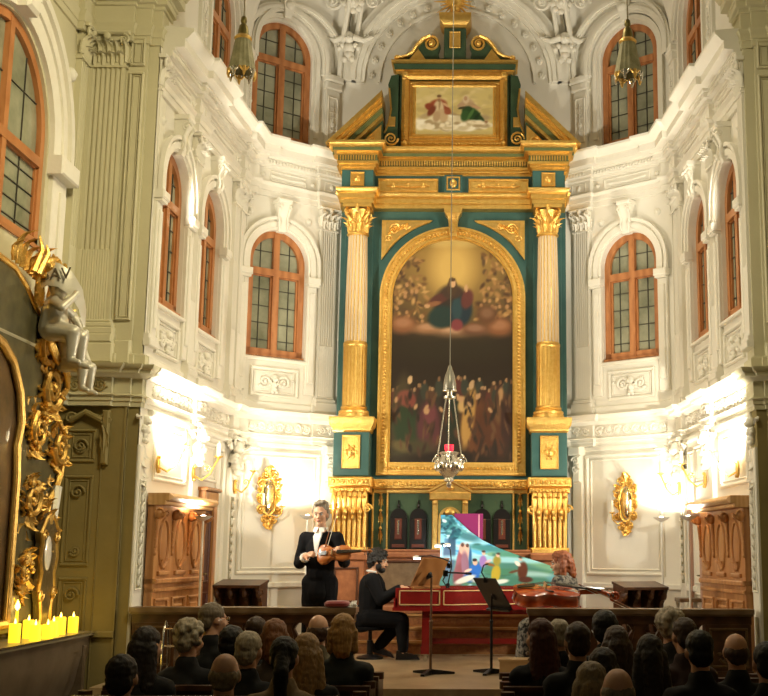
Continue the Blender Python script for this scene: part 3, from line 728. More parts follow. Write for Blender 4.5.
def abox(name, mats, *bs, parent=ALT, b=0.012):
    """boxes given as x0,x1,front y,back y,z0,z1 with a chamfered front"""
    mb = MB(Matrix(((1, 0, 0, AX), (0, -1, 0, 0), (0, 0, 1, 0), (0, 0, 0, 1))))
    for q in bs:
        mb.mi = q[6] if len(q) > 6 else 0
        mb.bev(q[0], q[1], -q[3], -q[2], q[4], q[5], min(b, (q[1]-q[0])*.3, (q[5]-q[4])*.3))
    return build(mb, name, mats, parent)
FA = Matrix(((1, 0, 0, AX), (0, -1, 0, 0), (0, 0, 1, 0), (0, 0, 0, 1)))   # local d = -y (towards the nave)
def amb(y): return MB(FA @ Matrix.Translation((0, -y, 0)))
def mould(mb, x0, x1, z, prof, ret=.0):
    """horizontal moulding with mitred returns: prof = (projection, dz)"""
    R = []
    for o, dz in prof: R.append([(x0-o, -.3, z+dz), (x0-o, o, z+dz), (x1+o, o, z+dz), (x1+o, -.3, z+dz)])
    mb.rings(R)
def beads(mb, x0, x1, z, d, r, n, rz=None):
    for k in range(n): mb.ball((x0+(x1-x0)*(k+.5)/n, d, z), (r, r*.8, rz or r), 6, 4)
# backboard
abox('backboard', TEAL, (-1.50, 1.50, 14.86, 15.06, 1.2, 6.0), (-1.07, 1.07, 14.83, 14.9, 2.2, 5.8))
# outer flat pilasters beside columns
for s in (-1, 1):
    abox('backing_pilaster', TEAL, (s*1.25-.19, s*1.25+.19, 14.80, 14.9, 2.98, 5.8))
    # ---- pedestal
    m = amb(14.44); m.bev(s*1.245-.225, s*1.245+.225, -.4, 0, 2.24, 2.80, .01); p = build(m, 'pedestal', TEAL, ALT)
    m = amb(14.44); mould(m, s*1.245-.225, s*1.245+.225, 2.79, [(.0, 0), (.02, .02), (.02, .05), (.05, .09), (.06, .16), (.06, .19), (0, .20)]); q = build(m, 'pedestal_cornice', [GOLD], p)
    m = amb(14.44); m.bev(s*1.245-.205, s*1.245+.205, -.3, .045, 2.865, 2.93, .01); build(m, 'cornice_band', TEAL, p)
    m = amb(14.44); c = s*1.245
    m.bev(c-.115, c+.115, 0, .02, 2.33, 2.75, .01); rect_frame(m, c-.115, c+.115, 2.33, 2.75, .02, .035, False)
    m.ball((c, .03, 2.54), (.055, .03, .065)); m.ball((c, .05, 2.54), .025)
    for k in range(6): a = k*PI/3; m.ball((c+.06*math.cos(a), .025, 2.54+.07*math.sin(a)), (.022, .015, .03), 7, 4)
    build(m, 'plaque', GOLD, p)
    # ---- column
    y = 14.62; col = amb(y)
    prof = [(.20, 2.98), (.20, 3.03), (.185, 3.035), (.195, 3.05), (.195, 3.07), (.175, 3.085), (.16, 3.10), (.17, 3.115), (.165, 3.13), (.15, 3.14)]
    col.lathe(prof, (c, 0, 0), 28); cb = build(col, 'column', GOLD, ALT)
    m = amb(y); n = 20
    def ring(z, R, fl, m=m):
        pts = []
        for k in range(n):
            for f, dr in ((.0, 0), (.28, 0), (.40, -fl), (.64, -fl*1.6), (.88, -fl)):
                a = 2*PI*(k+f)/n; pts.append((c+(R+dr)*math.cos(a), (R+dr)*math.sin(a), z))
        return pts
    m.rings([ring(3.13, .146, -.004), ring(3.92, .146, -.004)])
    i0 = len(m.f); m.rings([ring(3.95, .145, .010), ring(4.6, .141, .010), ring(5.40, .124, .009)])
    m.lathe([(.145, 3.90), (.156, 3.92), (.156, 3.95), (.145, 3.97)], (c, 0, 0), 28)
    for f in range(i0, i0+2*n*5):
        if (f-i0) % 5 != 0: m.m[f] = 1
    build(m, 'shaft', [GOLD, CREAMSH], cb, ang=50)
    m = amb(y); m.lathe([(.124, 5.38), (.145, 5.395), (.145, 5.41), (.125, 5.42), (.13, 5.60), (.17, 5.72)], (c, 0, 0), 20)
    for k in range(8):
        a = 2*PI*(k+.5)/8; o = (math.cos(a), math.sin(a), 0); m.leaf((c+.125*o[0], .125*o[1], 5.42), (0, 0, 1), o, .10, .17, .8, .012)
        a = 2*PI*k/8; o = (math.cos(a), math.sin(a), 0); m.leaf((c+.125*o[0], .125*o[1], 5.45), (0, 0, 1), o, .10, .25, .75, .012)
    for k in range(4):
        a = PI/4+k*PI/2; o = Vector((math.cos(a), math.sin(a), 0))
        m.spiral((c+.175*o.x, .175*o.y, 5.685), .055, 1.6, .014, ax=tuple(o), a0=PI/2, sgn=-1, n=6)
        m.leaf((c+.12*o.x, .12*o.y, 5.55), (0, 0, 1), tuple(o), .06, .15, .9)
    m.box(c-.185, c+.185, -.185, .185, 5.74, 5.785); m.ball((c, .185, 5.74), (.03, .02, .04))
    build(m, 'capital', GOLD, cb)
    # ---- console of gilded drapery under the pedestal
    m = amb(14.44); m.bev(c-.20, c+.20, -.4, -.02, 1.24, 2.06, .01)
    for k in range(7):
        x = c-.19+.38*k/6; m.tube([(x, .015, 1.36), (x, .02, 1.7), (x+.008*math.sin(k), .045, 1.86), (x, .055, 1.97), (x, .04, 2.03)], [.024, .028, .032, .038, .03], 8)
    for k in range(5): x = c-.18+.36*k/4; m.leaf((x, .04, 1.78), (0, 0, 1), (0, 1, 0), .10, .27, .8)
    for k in range(4): x = c-.14+.28*k/3; m.ball((x, .085, 1.79), (.032, .03, .05)); m.ball((x, .08, 1.72), (.02, .02, .035))
    for q in (-1, 1): m.spiral((c+q*.22, .04, 1.83), .06, 1.5, .018, sgn=q, n=6)
    m.bev(c-.24, c+.24, -.4, .06, 1.28, 1.36, .02); m.bev(c-.25, c+.25, -.4, .09, 1.23, 1.29, .02)
    build(m, 'console', GOLD, ALT)
    m = amb(14.44); m.bev(c-.25, c+.25, -.4, .06, 2.03, 2.10, .015); m.bev(c-.27, c+.27, -.4, .08, 2.10, 2.225, .02)
    beads(m, c-.24, c+.24, 2.165, .085, .03, 8); beads(m, c-.23, c+.23, 2.06, .065, .02, 11); build(m, 'console_cornice', GOLD, ALT)
# gilded beam across
m = amb(14.72); m.bev(-.98, .98, -.2, .04, 2.09, 2.215, .015); beads(m, -.55, .55, 2.155, .045, .035, 22, .03); scrollwork(m, -.97, -.57, 2.11, 2.2, .045, None, .012); scrollwork(m, .57, .97, 2.11, 2.2, .045, None, .012)
build(m, 'predella_beam', GOLD, ALT)
# ---- main painting and frame
CZ = 4.60
def mp(zz):
    hw = np.where(zz > CZ, np.sqrt(np.clip(.80**2-(zz-CZ)**2, 1e-6, None)), .80); return AX-hw, AX+hw
def mgrad(px, py, C):
    h = np.clip((330-py)/90, 0, 1); r = np.sqrt(((px-453)/70)**2+((py-265)/75)**2); g = np.clip(1.25-r, 0, 1)[..., None]
    C = np.array((48, 35, 20))/255*(1-h[..., None])+np.array((104, 78, 36))/255*h[..., None]
    return C*(1-g*.75)+np.array((206, 164, 82))/255*g*.75
rs = random.Random(4); LY = []
for k in range(260):      # swirling choir of little angels
    s = rs.choice((-1, 1)); t = rs.random(); x = 453+s*(22+40*rs.random()**.7); y = 248+75*t
    if abs(x-453) < 20+12*(1-t): continue
    c = rs.choice(((176, 130, 74), (120, 84, 42), (206, 160, 96), (84, 56, 28), (150, 110, 60), (96, 70, 40)))
    LY.append((x, y, rs.uniform(1.6, 4.5), rs.uniform(1, 2.4), rs.uniform(0, 180), c, .9))
for k in range(26):
    s = rs.choice((-1, 1)); LY.append((453+s*rs.uniform(28, 57), rs.uniform(285, 325), 1.6, 2.0, 0, (190, 142, 92), .6))
LY += [(453, 242, 26, 5, 0, (226, 196, 120), 1.0), (453, 268, 20, 26, 0, (222, 182, 98), .9)]
for x, y, rx, ry, c in ((404, 326, 14, 9, (150, 96, 58)), (500, 328, 15, 10, (146, 92, 54)), (430, 330, 16, 6, (170, 120, 80)), (455, 334, 18, 6, (186, 138, 98)), (476, 331, 14, 7, (128, 84, 56)), (488, 316, 10, 10, (110, 70, 40))):
    LY += [(x, y, rx, ry, 0, c, .7), (x, y-2, rx*.6, ry*.5, 0, tuple(min(255, v+30) for v in c), .8)]
LY += [(453, 306, 18, 20, 0, (52, 40, 30), .35), (443, 318, 14, 11, -15, (34, 56, 50), .35), (462, 312, 11, 15, 8, (30, 48, 58), .35), (458, 309, 5, 13, 0, (44, 70, 74), .5), (458, 326, 6, 6, 20, (138, 62, 64), .4),
       (440, 300, 11, 5, -25, (92, 48, 38), .4), (434, 305, 8, 2.4, -12, (150, 98, 62), .4), (428, 307, 3, 2, 0, (206, 160, 112), .3), (468, 300, 6, 10, 12, (104, 52, 44), .4), (467, 289, 1.8, 4, 0, (212, 166, 118), .3),
       (453, 293, 10, 7, 0, (70, 50, 36), .4), (453, 288, 5, 9, 0, (78, 56, 34), .35), (453.5, 284, 2.9, 4.2, 0, (224, 178, 130), .25), (453, 280, 3.4, 2, 0, (96, 66, 36), .3)]
LY += [(453, 350, 62, 13, 0, (52, 42, 24), .9)]
for k in range(34):       # crowd of saints along the horizon
    x = 396+116*k/33+rs.uniform(-1, 1)
    if 443 < x < 459: continue
    y = 386+rs.uniform(-9, 9); LY.append((x, y+9, 4, 9, 0, rs.choice(((70, 44, 30), (92, 62, 40), (54, 46, 34), (104, 52, 40), (62, 64, 50))), .4)); LY.append((x, y, rs.uniform(1.2, 1.9), rs.uniform(1.8, 2.6), 0, rs.choice(((168, 128, 86), (140, 100, 66), (190, 150, 106))), .3))
LY += [(403, 412, 9, 36, 5, (78, 66, 40), .5), (410, 430, 13, 30, -12, (44, 62, 32), .4), (408, 399, 9, 8, 0, (140, 78, 62), .4), (412, 402, 6, 7, 0, (140, 70, 56), .4), (431, 428, 12, 26, 0, (96, 50, 52), .4), (432, 414, 6, 12, 0, (120, 62, 64), .5),
       (456, 418, 9, 24, 0, (36, 44, 28), .5), (480, 430, 17, 34, -14, (112, 66, 34), .4), (492, 436, 15, 30, -10, (92, 52, 28), .5), (470, 418, 6, 30, 8, (196, 150, 78), .4), (465, 405, 5, 8, 20, (212, 172, 108), .4),
       (473, 386, 2.5, 4.5, 15, (206, 170, 124), .3), (412, 381, 2.4, 4.2, 10, (228, 190, 140), .3), (502, 408, 7, 16, 0, (120, 84, 48), .4), (501, 398, 3, 10, 10, (196, 150, 100), .4), (508, 420, 6, 24, 0, (66, 38, 28), .5),
       (415, 450, 22, 10, -8, (74, 66, 38), .6), (404, 446, 9, 5, 20, (112, 98, 56), .6), (455, 458, 50, 6, 0, (40, 28, 16), .7)]
for k in range(90): LY.append((rs.uniform(396, 512), rs.uniform(396, 456), rs.uniform(.8, 2), rs.uniform(3, 9), rs.uniform(-25, 25), rs.choice(((60, 40, 26), (84, 56, 36), (40, 30, 20), (110, 76, 48))), .8))
for k in range(16): x = rs.uniform(398, 510); LY.append((x, rs.uniform(396, 412), 1.6, 3, rs.uniform(-40, 40), (206, 160, 112), .5))
MPO = painted('altar_painting', 0, 3, mp, AX-.80, AX+.80, 2.42, 5.40, 14.80, 110, 190, LY, ALT, (.2, .14, .08), (392.5, 514.5, 239, 463), mgrad, tone=.84)
MPO['label'] = 'arched dark oil painting of a robed figure on clouds above a crowd'
m = amb(14.82); arch_band(m, 0, CZ, .79, .815, 0, .04, 2.43, 40); arch_band(m, 0, CZ, .815, .93, 0, .075, 2.30, 40); arch_band(m, 0, CZ, .925, .955, 0, .10, 2.29, 40)
m.bev(-.815, .815, 0, .072, 2.30, 2.425, .01); m.bev(-.96, .96, 0, .104, 2.27, 2.305, .008); m.bev(-.82, .82, 0, .05, 2.42, 2.44, .006)
N = 62
for k in range(N+1): a = PI*k/N; m.ball((.872*math.cos(a), .08, CZ+.872*math.sin(a)), (.024, .02, .024), 6, 4)
for k in range(46):
    for s in (-1, 1): m.ball((s*.872, .08, 2.42+(CZ-2.42)*(k+.5)/46), (.024, .02, .018), 6, 4)
beads(m, -.86, .86, 2.36, .08, .022, 40)
build(m, 'painting_frame', GOLD, ALT)
# spandrels and keystone
for s in (-1, 1):
    ol = [(s*.95, 5.66), (s*.28, 5.66)]+[(s*1.075*math.sin(t), CZ+1.075*math.cos(t)) for t in np.linspace(.30, 1.05, 10)]
    ol[-1] = (s*.95, 5.12); m = amb(14.82); cx, cz = s*.72, 5.52
    m.prism(ol, 0, .035)
    inn = [(cx+(x-cx)*.74, cz+(z-cz)*.74) for x, z in ol]; m.prism([(cx+(x-cx)*.88, cz+(z-cz)*.88) for x, z in ol], .0, .05)
    p = build(m, 'spandrel', GOLD, ALT, ang=20); m = amb(14.82); m.prism(inn, .04, .055)
    build(m, 'spandrel_ground', GOLDD, p); m = amb(14.82)
    m.spiral((s*.78, .065, 5.53), .08, 1.8, .014, n=6); m.spiral((s*.62, .065, 5.57), .045, 1.4, .01, sgn=-1, n=6); m.spiral((s*.86, .065, 5.40), .05, 1.4, .01, n=6)
    for k in range(5): m.leaf((s*(.86-.05*k), .06, 5.46+.02*k), (s*-.5, 0, .6), (0, 1, 0), .05, .1, .4)
    build(m, 'spandrel_ornament', GOLD, p)
m = amb(14.80); m.rings([[(-w, 0, z), (-w, d, z), (w, d, z), (w, 0, z)] for w, d, z in ((.045, .10, 5.42), (.055, .12, 5.48), (.06, .11, 5.60), (.075, .13, 5.68), (.11, .17, 5.72), (.12, .17, 5.79))])
m.spiral((0, .13, 5.66), .04, 1.2, .012, n=6); m.bev(-.03, .03, 0, .145, 5.46, 5.60, .01); build(m, 'keystone', GOLD, ALT)
# ---- entablature
def brk(mb, z, prof, w=1.49, inset=.06, c=1.25, hw=.215):
    P = [(w+AX, 15.0), (w+AX, 14.62), (c+hw+AX, 14.62), (c+hw+AX, 14.44), (c-hw+AX, 14.44), (c-hw+AX, 14.68), (-(c-hw)+AX, 14.68), (-(c-hw)+AX, 14.44), (-(c+hw)+AX, 14.44), (-(c+hw)+AX, 14.62), (-w+AX, 14.62), (-w+AX, 15.0)]
    mb.sweep(P[::-1], [(-o, z+dz) for o, dz in prof])
m = MB(); brk(m, 5.79, [(-.3, 0), (.0, 0), (.0, .06), (.015, .065), (.015, .13), (.03, .135), (.06, .18), (.06, .20), (-.3, .20)]); o = build(m, 'architrave', GOLD, ALT)
m = MB(); brk(m, 5.99, [(-.3, 0), (-.01, 0), (-.01, .255), (-.3, .255)]); fr = build(m, 'frieze', TEAL, ALT)
m = MB(); brk(m, 6.24, [(-.3, 0), (.0, 0), (.0, .03), (.025, .035), (.025, .07), (.05, .075), (.05, .11), (-.3, .12)]); build(m, 'bed_moulding', GOLD, ALT)
m = MB(); brk(m, 6.355, [(-.3, 0), (.04, 0), (.04, .08), (-.3, .08)]); build(m, 'dentil_band', OLIVEG, ALT)
m = MB(); brk(m, 6.43, [(-.3, 0), (.055, 0), (.055, .035), (.10, .04), (.10, .095), (.12, .10), (.15, .135), (.15, .17), (-.3, .178)]); build(m, 'crown_cornice', GOLD, ALT)
m = MB(); brk(m, 6.476, [(-.3, 0), (.104, 0), (.104, .044), (-.3, .044)]); build(m, 'corona_band', OLIVEG, ALT)
m = amb(14.64); n = 60
for k in range(n): x = -1.0+2.0*(k+.5)/n; m.box(x-.010, x+.010, -.03, .045, 6.362, 6.428)
for s in (-1, 1):
    for k in range(14): x = s*1.25-.24+.48*(k+.5)/14; m.box(x-.010, x+.010, .15, .255, 6.362, 6.428)
build(m, 'dentils', GOLD, ALT)
for a, b in ((-1.0, -.2), (.2, 1.0)):
    m = amb(14.70); m.bev(a, b, 0, .05, 6.00, 6.19, .015); rect_frame(m, a, b, 6.0, 6.19, .025, .07, False); xc = (a+b)/2
    m.tube([(a+.12, .06, 6.095), (xc, .055, 6.085), (b-.12, .06, 6.095)], [.012, .024, .012], 6)
    for q in (a+.2, b-.2, xc): m.ball((q, .06, 6.095), (.035, .02, .035))
    build(m, 'frieze_panel', GOLD, fr)
m = amb(14.69); m.bev(-.12, .12, 0, .07, 5.99, 6.24, .01); pb = build(m, 'frieze_block', TEAL, fr)
m = amb(14.69); rect_frame(m, -.09, .09, 6.02, 6.21, .02, .09, False); m.ball((0, .08, 6.115), (.05, .03, .06)); build(m, 'block_ornament', GOLD, fr)
for s in (-1, 1):
    m = amb(14.45); c = s*1.25; rect_frame(m, c-.09, c+.09, 6.02, 6.21, .02, .03, False); m.bev(c-.08, c+.08, 0, .015, 6.03, 6.20, .005); m.ball((c, .02, 6.115), (.05, .03, .05)); m.ball((c, .04, 6.115), .02); build(m, 'block_ornament', GOLD, fr)
# ---- broken gable
for s in (-1, 1):
    m = amb(14.66); pts = [(s*1.68, 6.60), (s*.95, 7.33)]
    dx, dz = pts[1][0]-pts[0][0], pts[1][1]-pts[0][1]; L = math.hypot(dx, dz); nx, nz = (dz/L, -dx/L) if s < 0 else (-dz/L, dx/L)
    def bar(t0, t1, d0, d1, mb=m):
        mb.prism([(pts[0][0]+nx*t0*0, pts[0][1]-t0*1.41), (pts[1][0], pts[1][1]-t0*1.41), (pts[1][0], pts[1][1]-t1*1.41), (pts[0][0]+(-s)*t1*1.41, pts[0][1]) if t0 == 0 else (pts[0][0]-s*t1*1.41, pts[0][1])] if t0 == 0 else
                 [(pts[0][0]-s*t0*1.41, pts[0][1]), (pts[1][0], pts[1][1]-t0*1.41), (pts[1][0], pts[1][1]-t1*1.41), (pts[0][0]-s*t1*1.41, pts[0][1])], d0, d1)
    bar(0, .06, -.3, .26); bar(.06, .10, -.3, .21); bar(.10, .135, -.3, .17); g = build(m, 'gable', GOLD, ALT)
    m = amb(14.66); bar(.10, .19, -.3, .14, m); build(m, 'raking_band', OLIVEG, g)
    m = amb(14.66); bar(.19, .23, -.3, .12, m); m.prism([(s*1.30, 6.6), (s*.97, 6.6), (s*.97, 6.93)], -.05, .05)
    m.spiral((s*1.08, .06, 6.70), .07, 1.5, .02, n=6, sgn=s); build(m, 'tympanum_ornament', GOLD, g)
    m = amb(14.66); m.prism([(s*1.36, 6.6), (s*.955, 6.6), (s*.955, 7.0)], -.3, .02); build(m, 'tympanum', GREEN, g)
# ---- attic storey with the small painting
abox('attic_block', GREEN, (-.79, .79, 14.82, 15.05, 6.58, 7.74), (-.76, .76, 14.78, 14.85, 6.6, 7.74))
m = amb(14.78); rect_frame(m, -.715, .715, 6.65, 7.73, .10, .07, False); rect_frame(m, -.615, .615, 6.75, 7.61, .05, .04, False); rect_frame(m, -.575, .575, 6.79, 7.57, .055, .06, False); m.box(-.6, .6, -.01, .03, 6.77, 7.6)
for z in (6.70, 7.68): beads(m, -.68, .68, z, .07, .018, 34)
for k in range(26):
    for s in (-1, 1): m.ball((s*.665, .07, 6.72+.94*(k+.5)/26), (.018, .015, .016), 6, 4)
for s in (-1, 1):
    for z in (6.70, 7.68): m.ball((s*.665, .08, z), (.045, .03, .045))
build(m, 'attic_frame', GOLD, ALT)
AL = []
for k in range(70): AL.append((rs.uniform(417, 494), rs.uniform(87, 118), rs.uniform(2, 6), rs.uniform(1, 3), rs.uniform(-30, 30), rs.choice(((196, 176, 116), (214, 194, 136), (186, 164, 104), (204, 184, 124))), 1.0))
for k in range(150):
    x = rs.gauss(454, 19); y = 126-7*math.exp(-((x-452)/18)**2)*rs.random()+rs.uniform(-4, 5); v = rs.choice(((222, 208, 172), (186, 168, 128), (240, 230, 204), (160, 136, 96), (210, 194, 156)))
    if 420 < x < 491: AL.append((x, y, rs.uniform(3.5, 7), rs.uniform(2, 4), rs.uniform(-20, 20), v, .7))
AL += [(428, 117, 8, 2.6, -20, (176, 154, 112), .8), (484, 119, 8, 3, 0, (168, 146, 106), .8),
       (439, 106, 9, 6, -12, (150, 74, 46), .4), (431, 108, 5, 3.5, 25, (136, 64, 40), .4), (447, 110, 5, 3, 30, (140, 70, 44), .4), (440, 109, 5, 8, 0, (206, 184, 146), .35), (444, 117, 5, 7, -18, (192, 164, 124), .4), (438, 118, 3.5, 6, 10, (180, 150, 112), .45), (433, 112, 3, 6, 35, (120, 58, 36), .5), (449, 113, 3.5, 3, 0, (150, 84, 56), .5), (441, 104, 1, 7, 4, (168, 136, 98), .6),
       (440.5, 98.5, 1.9, 2.6, 0, (196, 156, 116), .3), (440.3, 96.6, 2.2, 1.4, 0, (120, 88, 56), .4), (440.3, 101, 1.6, 1.8, 0, (150, 110, 76), .4), (447, 106, 4, 1.2, 35, (204, 164, 124), .4),
       (468, 105, 7, 6, 0, (188, 158, 120), .35), (474, 107, 6, 3, 30, (176, 146, 108), .4), (462, 106, 4, 2.4, -25, (180, 148, 112), .4), (467, 100, 3.2, 4.4, 0, (206, 182, 146), .35), (466.6, 99, 1.7, 2.3, 0, (184, 144, 106), .3),
       (469, 112, 6, 5, 10, (44, 70, 36), .35), (474, 116, 8, 6, 28, (42, 72, 34), .35), (480, 121, 6, 4, 40, (36, 62, 30), .4), (466, 117, 4, 6, 15, (52, 84, 42), .45), (472, 115, 1.6, 7, 30, (78, 112, 58), .6), (477, 119, 1.4, 6, 40, (28, 48, 24), .6), (477, 108, 5, 1.3, 14, (190, 150, 112), .4), (463, 109, 4, 1.3, -10, (70, 64, 40), .5), (484, 125, 5, 1.8, -25, (140, 100, 66), .5)]
for k in range(30): AL.append((rs.uniform(428, 484), rs.uniform(123, 131), rs.uniform(2, 5), rs.uniform(1, 2.2), rs.uniform(-20, 20), rs.choice(((232, 218, 186), (204, 186, 146), (170, 148, 108))), .8))
ap = painted('attic_painting', 0, 0, None, AX-.525, AX+.525, 6.84, 7.52, 14.74, 100, 66, AL, ALT, (.80, .72, .46), (417, 494, 87, 137))
ap['label'] = 'small oblong painting of two seated robed figures on clouds'
for s in (-1, 1):
    m = amb(14.76); ol = [(s*.76, 6.6), (s*.95, 6.6), (s*.955, 6.8), (s*.90, 6.92), (s*.86, 7.1), (s*.865, 7.35), (s*.90, 7.55), (s*.86, 7.68), (s*.76, 7.7)]
    m.prism(ol, -.2, .02); sc = build(m, 'scroll_bracket', GREEN, ALT, ang=25)
    m = amb(14.76); m.spiral((s*.85, .03, 6.78), .10, 1.9, .016, sgn=s, n=6); m.tube([(s*.94, .02, 6.86), (s*.885, .02, 7.0), (s*.855, .02, 7.2), (s*.885, .02, 7.5)], .014, 6); m.bev(s*.84-.045, s*.84+.045, 0, .04, 6.95, 7.09, .01); build(m, 'volute', GOLD, sc)
m = amb(14.78); mould(m, -.76, .76, 7.70, [(0, 0), (.03, .01), (.04, .05), (.06, .06)]); mould(m, -.76, .76, 7.84, [(.06, 0), (.10, .02), (.10, .05), (0, .055)]); ac = build(m, 'attic_cornice', GOLD, ALT)
m = amb(14.78); mould(m, -.76, .76, 7.755, [(.05, 0), (.07, .085), (0, .086)]); build(m, 'cornice_band', GREEN, ac)
for s in (-1, 1):
    m = amb(14.78); P = [(s*.80, 7.92), (s*.74, 7.95), (s*.66, 7.97), (s*.58, 8.02), (s*.52, 8.12), (s*.44, 8.21), (s*.34, 8.255)]
    ol = P+[(s*.24, 8.22), (s*.20, 8.13), (s*.23, 8.03), (s*.2, 7.89), (s*.80, 7.89)]
    m.prism(ol, -.1, .02); sp = build(m, 'scroll_gable', GREEN, ALT, ang=25); m = amb(14.78)
    m.tube([(x, .02, z) for x, z in P], [.02, .022, .024, .026, .03, .032, .03], 8, flat=2.0, up=(0, 1, 0)); m.spiral((s*.325, .03, 8.15), .105, 2.0, .02, a0=PI/2, sgn=s, n=8); m.ball((s*.325, .04, 8.15), .04); m.ball((s*.78, .03, 7.945), (.05, .05, .035))
    m.prism([(s*.62, 7.92), (s*.40, 7.92), (s*.50, 8.07)], .02, .035); build(m, 'scroll_gilding', GOLD, sp)
m = amb(14.78); m.bev(-.15, .15, -.15, .05, 7.88, 8.37, .01); m.bev(-.21, .21, -.15, .06, 7.86, 7.93, .01); tb = build(m, 'top_block', GREEN, ALT)
m = amb(14.78); m.bev(-.075, .075, .03, .07, 8.07, 8.31, .01); rect_frame(m, -.075, .075, 8.07, 8.31, .018, .08, False); mould(m, -.13, .13, 8.37, [(0, 0), (.03, .02), (.03, .06), (.07, .10), (.09, .17), (.09, .21), (0, .22)]); build(m, 'top_cornice', GOLD, tb)
m = amb(14.78); m.ball((0, 0, 8.78), (.09, .04, .09))
for k in range(22): a = 2*PI*k/22; L = .30 if k % 2 else .22; m.tube([(.06*math.cos(a), 0, 8.78+.06*math.sin(a)), (L*math.cos(a), 0, 8.78+L*math.sin(a))], [.022, .004], 6)
m.lathe([(.09, 8.58), (.05, 8.62), (.07, 8.68), (.04, 8.72)], (0, 0, 0), 12); build(m, 'sunburst', GOLD, tb)
# ---- predella, tabernacle, altar table
abox('predella', GREEN, (-1.0, 1.0, 14.74, 15.0, 1.28, 2.10))
for s in (-1, 1):
    m = amb(14.74)
    for x in (.985, .80): m.bev(s*x-.012, s*x+.012, 0, .03, 1.32, 2.05, .006)
    for k in range(3): m.leaf((s*.885, .0, 1.40+.22*k), (0, 0, 1), (0, 1, 0), .055, .2, .3); m.ball((s*.885, .01, 1.60+.22*k), (.02, .015, .025))
    m.bev(min(s*.26, s*.98), max(s*.26, s*.98), 0, .03, 2.04, 2.09, .008)
    build(m, 'predella_gilding', GOLDD, ALT)
for s in (-1, 1):
    for k in (-1, 1):
        m = amb(14.74); c = s*.53+k*.125; m.bev(c-.11, c+.11, 0, .04, 1.34, 1.72, .01); m.prism([(c+.11*math.cos(t), 1.72+.13*math.sin(t)) for t in np.linspace(0, PI, 10)], 0, .035); m.ball((c, .02, 1.88), (.02, .02, .03)); m.tube([(c, .02, 1.85), (c, .02, 1.95)], .01, 6)
        d = build(m, 'reliquary_door', EBONY, ALT); m = amb(14.74); m.bev(c-.045, c+.045, .03, .05, 1.46, 1.72, .01); m.bev(c-.08, c+.08, .03, .045, 1.36, 1.40, .004); build(m, 'door_panel', mat('dark_red_panel', (.12, .03, .015), .4), d)
        m = amb(14.74); m.bev(c-.012, c+.012, .04, .058, 1.52, 1.70, .004); build(m, 'door_mount', SILVER, d)
m = amb(14.62); m.bev(-.22, .22, -.3, 0, 1.28, 1.98, .01); tb = build(m, 'tabernacle', OLIVEG, ALT)
m = amb(14.62)
for s in (-1, 1): m.bev(s*.19-.035, s*.19+.035, 0, .035, 1.30, 1.95, .008); m.ball((s*.19, .04, 1.92), (.04, .03, .03)); m.tube([(s*.27, .03, 2.06), (0, .04, 2.2)], .02, 6)
arch_band(m, 0, 1.72, .11, .145, 0, .03, 1.34, 16); m.bev(-.26, .26, -.2, .05, 1.95, 2.05, .012); m.bev(-.23, .23, 0, .04, 1.28, 1.34, .01); m.prism([(-.27, 2.05), (.27, 2.05), (0, 2.21)], -.2, .02); m.ball((0, .04, 2.11), (.05, .03, .04)); m.ball((0, .02, 1.80), (.07, .03, .05))
build(m, 'tabernacle_frame', GOLDD, tb)
m = amb(14.30)
m.bev(-1.40, 1.40, -.7, 0, ZD, 1.25, .01); at_ = build(m, 'altar_table', REDMARB, ALT)
m = amb(14.30); m.bev(-1.42, 1.42, -.7, .05, 1.23, 1.30, .015); m.bev(-1.0, 1.0, -.4, .03, 1.30, 1.335, .01); m.bev(-1.42, 1.42, -.6, .04, .56, .66, .015); build(m, 'table_moulding', REDMARB, at_)
for a, b in ((-.92, -.33), (-.27, .27), (.33, .92)):
    m = amb(14.30); m.bev(a, b, 0, .012, .72, 1.17, .005); build(m, 'marble_panel', GREYMARB, at_); m = amb(14.30); rect_frame(m, a-.03, b+.03, .69, 1.20, .03, .03, False); build(m, 'panel_frame', mat('dark_frame', (.10, .04, .02), .4), at_)
for s in (-1, 1):
    m = amb(14.18); c = s*1.24; m.bev(c-.22, c+.22, -.2, 0, ZD, 1.22, .01); m.bev(c-.25, c+.25, -.3, .04, 1.2, 1.29, .015); p = build(m, 'end_pier', REDMARB, at_)
    m = amb(14.18); rect_frame(m, c-.15, c+.15, .70, 1.12, .025, .03, False); build(m, 'pier_frame', mat('dark_frame', (.10, .04, .02), .4), p)
# altar steps
ST = thing('altar_steps', 'three broad inlaid wooden steps in front of the high altar', 'steps', (0, 13.9, ZD))
for k in range(3):
    y0 = 13.90+.11*k; z0 = ZD+.15*k; w = 1.70-.08*k
    m = MB(); m.box(-w, w, y0+.02, 14.178, z0, z0+.125); s_ = build(m, 'step', STEPW, ST)
    m = MB(); m.box(-w-.02, w+.02, y0, 14.178, z0+.125, z0+.15); build(m, 'tread', mat('tread_wood', (.50, .27, .10), .35, bands=(2, 4, (.40, .19, .06)), stretch=(.4, 3, 3), coat=.3), s_)
    m = MB(); m.box(-w+.1, w-.1, y0+.012, y0+.03, z0+.03, z0+.10); build(m, 'inlay', STEPI, s_)
